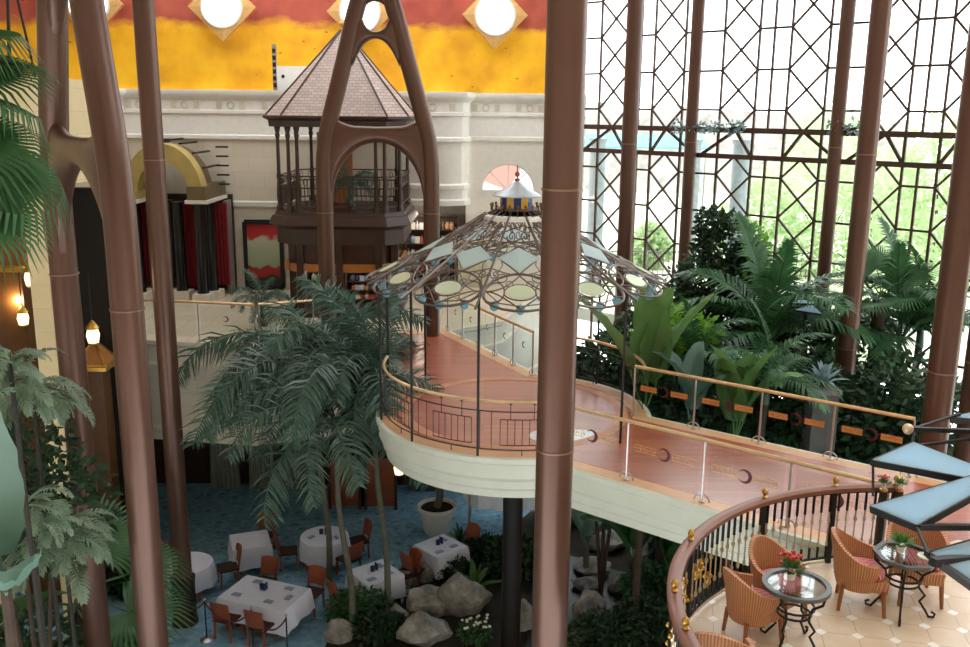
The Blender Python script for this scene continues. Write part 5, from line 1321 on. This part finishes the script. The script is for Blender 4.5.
# bushes: many small leaves on twigs
def bush(label, base, blobs, mat, nleaf, ls, seed, stem_h=.3, cat='bush', name='bush', stem=brownstem, asp=2.2):
    r_ = random.Random(seed); t = thing(name, label, cat, base); m = MB(); tot = sum(b[3] for b in blobs)
    for bx, by, bz, br, *rest in blobs:
        bh = rest[0] if rest else br
        for _ in range(int(nleaf*br/tot)):
            d = V((r_.gauss(0, 1), r_.gauss(0, 1), r_.gauss(0, 1))).normalized(); rr = r_.uniform(.35, 1)**.5
            c_ = V((bx+d.x*br*rr, by+d.y*br*rr, bz+d.z*bh*rr)); f_ = V((r_.gauss(0, 1), r_.gauss(0, 1), r_.gauss(-.3, .8)))+d; f_.normalize(); l_ = ls*r_.uniform(.6, 1.3); sd = f_.orthogonal().normalized(); sd.rotate(Matrix.Rotation(r_.uniform(0, 6.28), 3, f_))
            m.add([c_, c_+f_*l_*.5+sd*l_/asp/2, c_+f_*l_, c_+f_*l_*.5-sd*l_/asp/2], [(0, 1, 2, 3)])
    m.obj('foliage', mat, t, 0); m = MB()
    for bx, by, bz, br, *rest in blobs: m.tube([(0, 0, 0), (bx*.5, by*.5, bz*.55), (bx, by, bz)], [.05, .035, .012], 6)
    m.obj('stem', stem, t); return t
c = wp(718, 285, 22.6)
bush('dark bushy tree in front of the window, right of the ornate canopy', (c.x, c.y, .06), [(0, 0, c.z+.2, .95), (-.5, -.1, c.z-.2, .85), (.6, 0, c.z-.1, .8), (.1, .1, c.z+.95, .75), (.3, 0, c.z-.9, 1.1), (-.6, 0, c.z-1.0, .9), (.7, .1, c.z+.6, .45), (-.25, 0, c.z+1.45, .4), (1.0, -.1, c.z-.8, .7)], bushleaf, 9500, .17, 2, 1, 'tree', 'bushy_tree')
c = wp(752, 268, 22.2)
bush('thin yellow-green sapling against the window beside the dark tree', (c.x, c.y, .06), [(0, 0, c.z, .35), (.1, 0, c.z+.5, .3), (.15, 0, c.z-.5, .4), (-.1, 0, c.z+.85, .2)], limeleaf, 420, .2, 3, 1, 'tree', 'sapling')
c = wp(672, 335, 19.6)
bush('lime green shrub behind the upright paddle leaves', (c.x, c.y, .06), [(0, 0, c.z, .6), (.5, 0, c.z-.1, .5), (-.4, .1, c.z-.3, .5), (.1, 0, c.z-.8, .7)], limeleaf, 1500, .22, 4)
for px, py, Yd, r, sd, lb in [(610, 372, 19.6, .8, 5, 'dark shrub behind the iron railing at the far side of the round deck'), (700, 400, 18.6, 1.0, 6, 'dark shrub low between the paddle-leaved plants'), (800, 395, 18.6, 1.0, 7, 'dark shrub below the feather palms, left of the column'), (860, 385, 20.4, 1.1, 8, 'dark shrub behind the base of the column among the palms'), (905, 400, 17.8, .9, 9, 'dark shrub behind the right end of the far balustrade'), (780, 340, 22.0, 1.0, 10, 'dark shrub against the window below the beam'), (650, 340, 21.5, .9, 51, 'shrub at the foot of the window behind the lime shrub')]:
    c = wp(px, py, Yd); bush(lb, (c.x, c.y, .06), [(0, 0, c.z, r), (.6*r, 0, c.z-.5, r), (-.6*r, .1, c.z-.6, r), (0, -.2, c.z-1.3*r, r*1.1)], bushleaf, 2600, .24, sd)
# agaves
def agave(label, base, n, L, mat, w_=.05, seed=0, name='agave'):
    r_ = random.Random(seed); t = thing(name, label, 'plant', base); m = MB()
    for i in range(n):
        a = i*2.4; e = radians(20+65*i/n); d = V((cos(a)*cos(e), sin(a)*cos(e), sin(e))); s_ = d.cross(V((0, 0, 1))).normalized(); l_ = L*r_.uniform(.85, 1.1)
        m.strip([V((0, 0, .05)), d*l_*.4+V((0, 0, .06)), d*l_*.8, d*l_+V((0, 0, -.06))], [w_*.7, w_, w_*.6, .004], s_, .3)
    m.obj('rosette', mat, t); MB().lathe([(.08, 0), (.06, .12), (0, .14)], 8).obj('stem', brownstem, t); return t
c = wp(823, 385, 17.6); bush_b = thing('stone_plinth', 'pale stone plinth under the blue agave beyond the balustrade', 'plinth', (c.x, c.y, .06)); MB().box(-.25, .25, -.25, .25, 0, c.z-.2).obj('block', plain('dark_grey_stone', rgb(86, 84, 82), .7), bush_b); MB().box(-.29, .29, -.28, .28, c.z-.2, c.z-.1).obj('cap', MATS['grey_post'], bush_b)
agave('blue-green agave on a plinth left of the column among the palms', (c.x, c.y, c.z-.04), 26, .55, agaveleaf)
c = wp(905, 345, 17.0)
# rock garden planting
for px, py, n, L, sd, lb, mt in [(402, 600, 22, .42, 1, 'spiky grey-green clump between the boulders', agaveleaf), (475, 590, 9, .75, 2, 'bright rosette plant left of the dark post', banleaf), (565, 645, 16, .45, 3, 'spiky plant at the bottom beside the thick column', limeleaf), (460, 545, 12, .6, 4, 'dark rosette plant behind the brown boulder', palmdark)]:
    agave(lb, G(px, py, .06), n, L, mt, .045 if n > 10 else .09, sd, 'rosette_plant')
for px, py, r, ls, sd, lb, mt in [(360, 622, .5, .13, 61, 'low dark shrub around the palm trunks', palmdark), (452, 580, .35, .13, 62, 'dark shrub behind the large slanted boulder', bushleaf), (488, 560, .4, .14, 63, 'dark shrub left of the dark post at carpet edge', bushleaf), (604, 650, .55, .13, 64, 'dark green shrub at the bottom right of the thick column', bushleaf), (645, 640, .65, .13, 65, 'dark green shrub at the bottom beside the terrace edge', bushleaf), (655, 600, .55, .2, 66, 'leafy shrub below the terrace rail', palmdark), (566, 520, .6, .22, 67, 'broad dark shrub left of the waterfall under the bridge', palmdark), (688, 560, .7, .25, 68, 'dark shrub behind the terrace balusters', bushleaf), (745, 550, .9, .25, 69, 'dark shrub in the shade under the bridge by the terrace', bushleaf), (520, 575, .6, .2, 70, 'dark shrub directly behind the dark post', bushleaf), (380, 640, .4, .12, 71, 'small mixed shrub at the bottom by the palm trunk', bushleaf)]:
    p = G(px, py, .06); bush(lb, p, [(0, 0, r*.8, r, r*.7), (r*.7, .1, r*.6, r*.7), (-r*.7, 0, r*.6, r*.7)], mt, 1500, ls, sd)
p = G(475, 640, .06); t = bush('low plant with small white flowers at the bottom left of the dark post', p, [(0, 0, .2, .35, .2)], palmdark, 300, .12, 72); r_ = random.Random(4)
for i in range(22): q = V((r_.uniform(-.3, .3), r_.uniform(-.3, .3), r_.uniform(.38, .5))); MB().ell(q, .035, .035, .025, 7, 4).obj('flower', white, t)
p = G(632, 600, .06)
paddle_plant('plant with long dark paddle leaves and red-brown stem below the bridge', (p.x, p.y, .06), [(100, 0, .2), (200, 0, .4), (-20, 1, .3), (60, 0, .1), (150, 1, .3), (-80, 2, .2)], PG, 1.1, 7, .8)
p = G(668, 610, .06)
paddle_plant('broad-leaved green plant close to the terrace edge below', (p.x, p.y, .06), [(110, 0, .0), (170, 0, .2), (60, 0, .1), (-60, 1, .2)], PG, 1.15, 8, .7)
p = G(585, 575, .06)
paddle_plant('blue-green broad-leaved plant left of the waterfall', (p.x, p.y, .06), [(110, 0, .2), (200, 1, .3), (20, 1, .3), (-70, 1, .3), (-120, 0, .3)], PT, .95, 9, .6)
p = G(675, 565, .06)
paddle_plant('blue-green broad-leaved plant right of the waterfall under the bridge', (p.x, p.y, .06), [(140, 0, .1), (40, 0, .2), (-100, 1, .2), (-30, 1, .3)], PT, .9, 10, .5)
# left edge plants, nearer the viewer
b2 = Yp(6, 592, 8.0)
paddle_plant('very large blue-green banana leaf plant at the left edge', (b2.x, b2.y, 0), [(-95, 0, .0), (-60, 1, .55), (180, 0, .2)], [paddle_mesh('leaf', 1.75, .5, radians(14), tealleaf, 14, .35), paddle_mesh('leaf', .9, .55, radians(60), tealleaf, 15, .2)], 1.12, 11, b2.z-.15)
FF = [frond_mesh('frond', .9, radians(60), radians(110), 14, .2, .022, 41, fernleaf), frond_mesh('frond', 1.0, radians(35), radians(110), 15, .21, .022, 42, fernleaf), frond_mesh('frond', .8, radians(10), radians(90), 13, .19, .022, 43, fernleaf)]
plain('dark_stem', rgb(34, 30, 24), .8)
def fern(label, px, py, Yd, n, seed, sc=1.0, stemto=0):
    r_ = random.Random(seed); c_ = Yp(px, py, Yd); t = thing('fern_plant', label, 'plant', (c_.x, c_.y, stemto)); h = c_.z-stemto
    MB().tube([(0, 0, 0), (.04, 0, h*.5), (0, 0, h)], [.035, .03, .025], 8).obj('stem', MATS['dark_stem'], t)
    arrange(t, FF, [(r_.randrange(3), V((r_.uniform(-.08, .08), r_.uniform(-.08, .08), h-.12+r_.uniform(-.35, .15))), i*2.4, (r_.uniform(-.3, .3), r_.uniform(-.2, .3)), sc*r_.uniform(.8, 1.15)) for i in range(n)]); return t
fern('feathery plant in front of the stone pier at the left', 30, 375, 11.5, 30, 1, .8)
fern('feathery plant half behind the large banana leaf', 8, 350, 9.5, 18, 5, .6)
fern('pale feathery shrub across the near steel leg, lower left', 62, 530, 11.0, 38, 2, .85)
fern('pale feathery shrub under the big banana leaf, lower left', 28, 500, 10.2, 22, 3, .7)
for px, py, Yd, r, sd, lb in [(30, 655, 13.5, .8, 81, 'dark shrub at the bottom left corner'), (128, 550, 19.4, .6, 82, 'dark shrub between the near steel legs'), (15, 470, 12.5, .9, 83, 'dark shrub in the shade behind the banana leaf')]:
    c = Yp(px, py, Yd); bush(lb, (c.x, c.y, 0), [(0, 0, c.z, r), (.5*r, 0, c.z-.6, r), (-.5*r, .1, c.z-.5, r)], bushleaf, 1800, .2, sd)
# plants on mezzanine and in the gallery
p = Yp(262, 318, 23.4); feather_palm('small potted palm behind the mezzanine glass left of the pavilion', (p.x, p.y, B), (p.x, p.y, B+.25), 12, 91, .42)
c = PV+V((.2, -.7, 8.25-B)); feather_palm('potted palm on the gallery of the pavilion', c, c+V((0, 0, .3)), 11, 92, .38)
# ivy on the window beam
for px, lb in ((688, 'left of the dark window column'), (725, 'right of the first window column'), (848, 'by the second window column')):
    d = ray(px, 130); t_ = (32.27-.3)/(d.x+d.y); p = EYE+d*t_; r_ = random.Random(px)
    b_ = bush('small ivy sprig lying on the window beam '+lb, p-V((0, 0, .0)), [(-.25, .25, .08, .16), (.1, -.1, .06, .16), (.3, -.3, .1, .14)], agaveleaf, 150, .14, px, name='ivy_sprig', cat='plant')

# ---------------------------------------------------------------- outside: trees, fence, posts
def otree(label, px, Yd, h, r, seed, mat=outleaf):
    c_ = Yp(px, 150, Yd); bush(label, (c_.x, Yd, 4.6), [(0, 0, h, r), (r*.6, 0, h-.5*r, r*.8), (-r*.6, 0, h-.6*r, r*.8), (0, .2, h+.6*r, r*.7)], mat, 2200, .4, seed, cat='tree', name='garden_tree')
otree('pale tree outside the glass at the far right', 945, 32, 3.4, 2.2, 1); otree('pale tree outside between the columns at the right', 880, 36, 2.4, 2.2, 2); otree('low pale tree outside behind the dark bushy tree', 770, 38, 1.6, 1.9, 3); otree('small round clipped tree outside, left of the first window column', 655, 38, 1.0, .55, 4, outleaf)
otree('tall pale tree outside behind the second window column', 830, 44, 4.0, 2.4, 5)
t = thing('garden_fence', 'thin metal fence outside the glass wall at the left', 'fence', (Yp(660, 230, 36).x, 36, 4.6))
m = MB()
for z in (.1, 1.0): m.bar((-5, 0, z), (6, 0, z), .05, .05)
m.obj('fence_rail', plain('grey_fence', rgb(110, 106, 110), .6), t)
m = MB()
for i in range(56): m.bar((-5+i*.2, 0, 0), (-5+i*.2, 0, 1.0), .025, .025)
m.obj('fence_bars', MATS['grey_fence'], t)
for px, lb in ((596, 'leftmost, beside the thick column'), (690, 'beside the first window column'), (738, 'behind the dark bushy tree')):
    p = Yp(px, 200, 33); t = thing('garden_pillar', 'pale round pillar outside the glass, '+lb, 'pillar', (p.x, 33, 4.6)); MB().lathe([(.4, 0), (.4, .3), (.3, .36), (.28, 5.2), (.36, 5.4)], 20).obj('shaft', plain('pale_blue_grey_render', rgb(140, 152, 158), .7) if 'pale_blue_grey_render' not in MATS else MATS['pale_blue_grey_render'], t)
p = Yp(650, 142, 34); t = thing('turquoise_awning', 'turquoise awning outside, seen through the window beam', 'awning', (p.x, 36, 4.6))
MB().slab([(-3.5, 0, 4.95), (2.6, 0, 4.95), (2.6, 1.6, 5.4), (-3.5, 1.6, 5.4)], (0, 0, 1), .05).obj('fabric', plain('turquoise_fabric', rgb(110, 190, 200), .7), t)
for x in (-3.4, 2.5): MB().tube([(x, .1, 0), (x, .1, 4.95)], .05, 8).obj('post', chrome, t)
m = MB(); r_ = random.Random(2); n = 30
hl = [(4+1.1*i, 75, 11.75+.25*sin(i*1.3)+.15*sin(i*2.9)-.045*i-(.9 if 6 < i < 9 else 0)) for i in range(n)]; vs = [(x, y, 4.5) for x, y, z in hl]+[(x, y+6, z) for x, y, z in hl]
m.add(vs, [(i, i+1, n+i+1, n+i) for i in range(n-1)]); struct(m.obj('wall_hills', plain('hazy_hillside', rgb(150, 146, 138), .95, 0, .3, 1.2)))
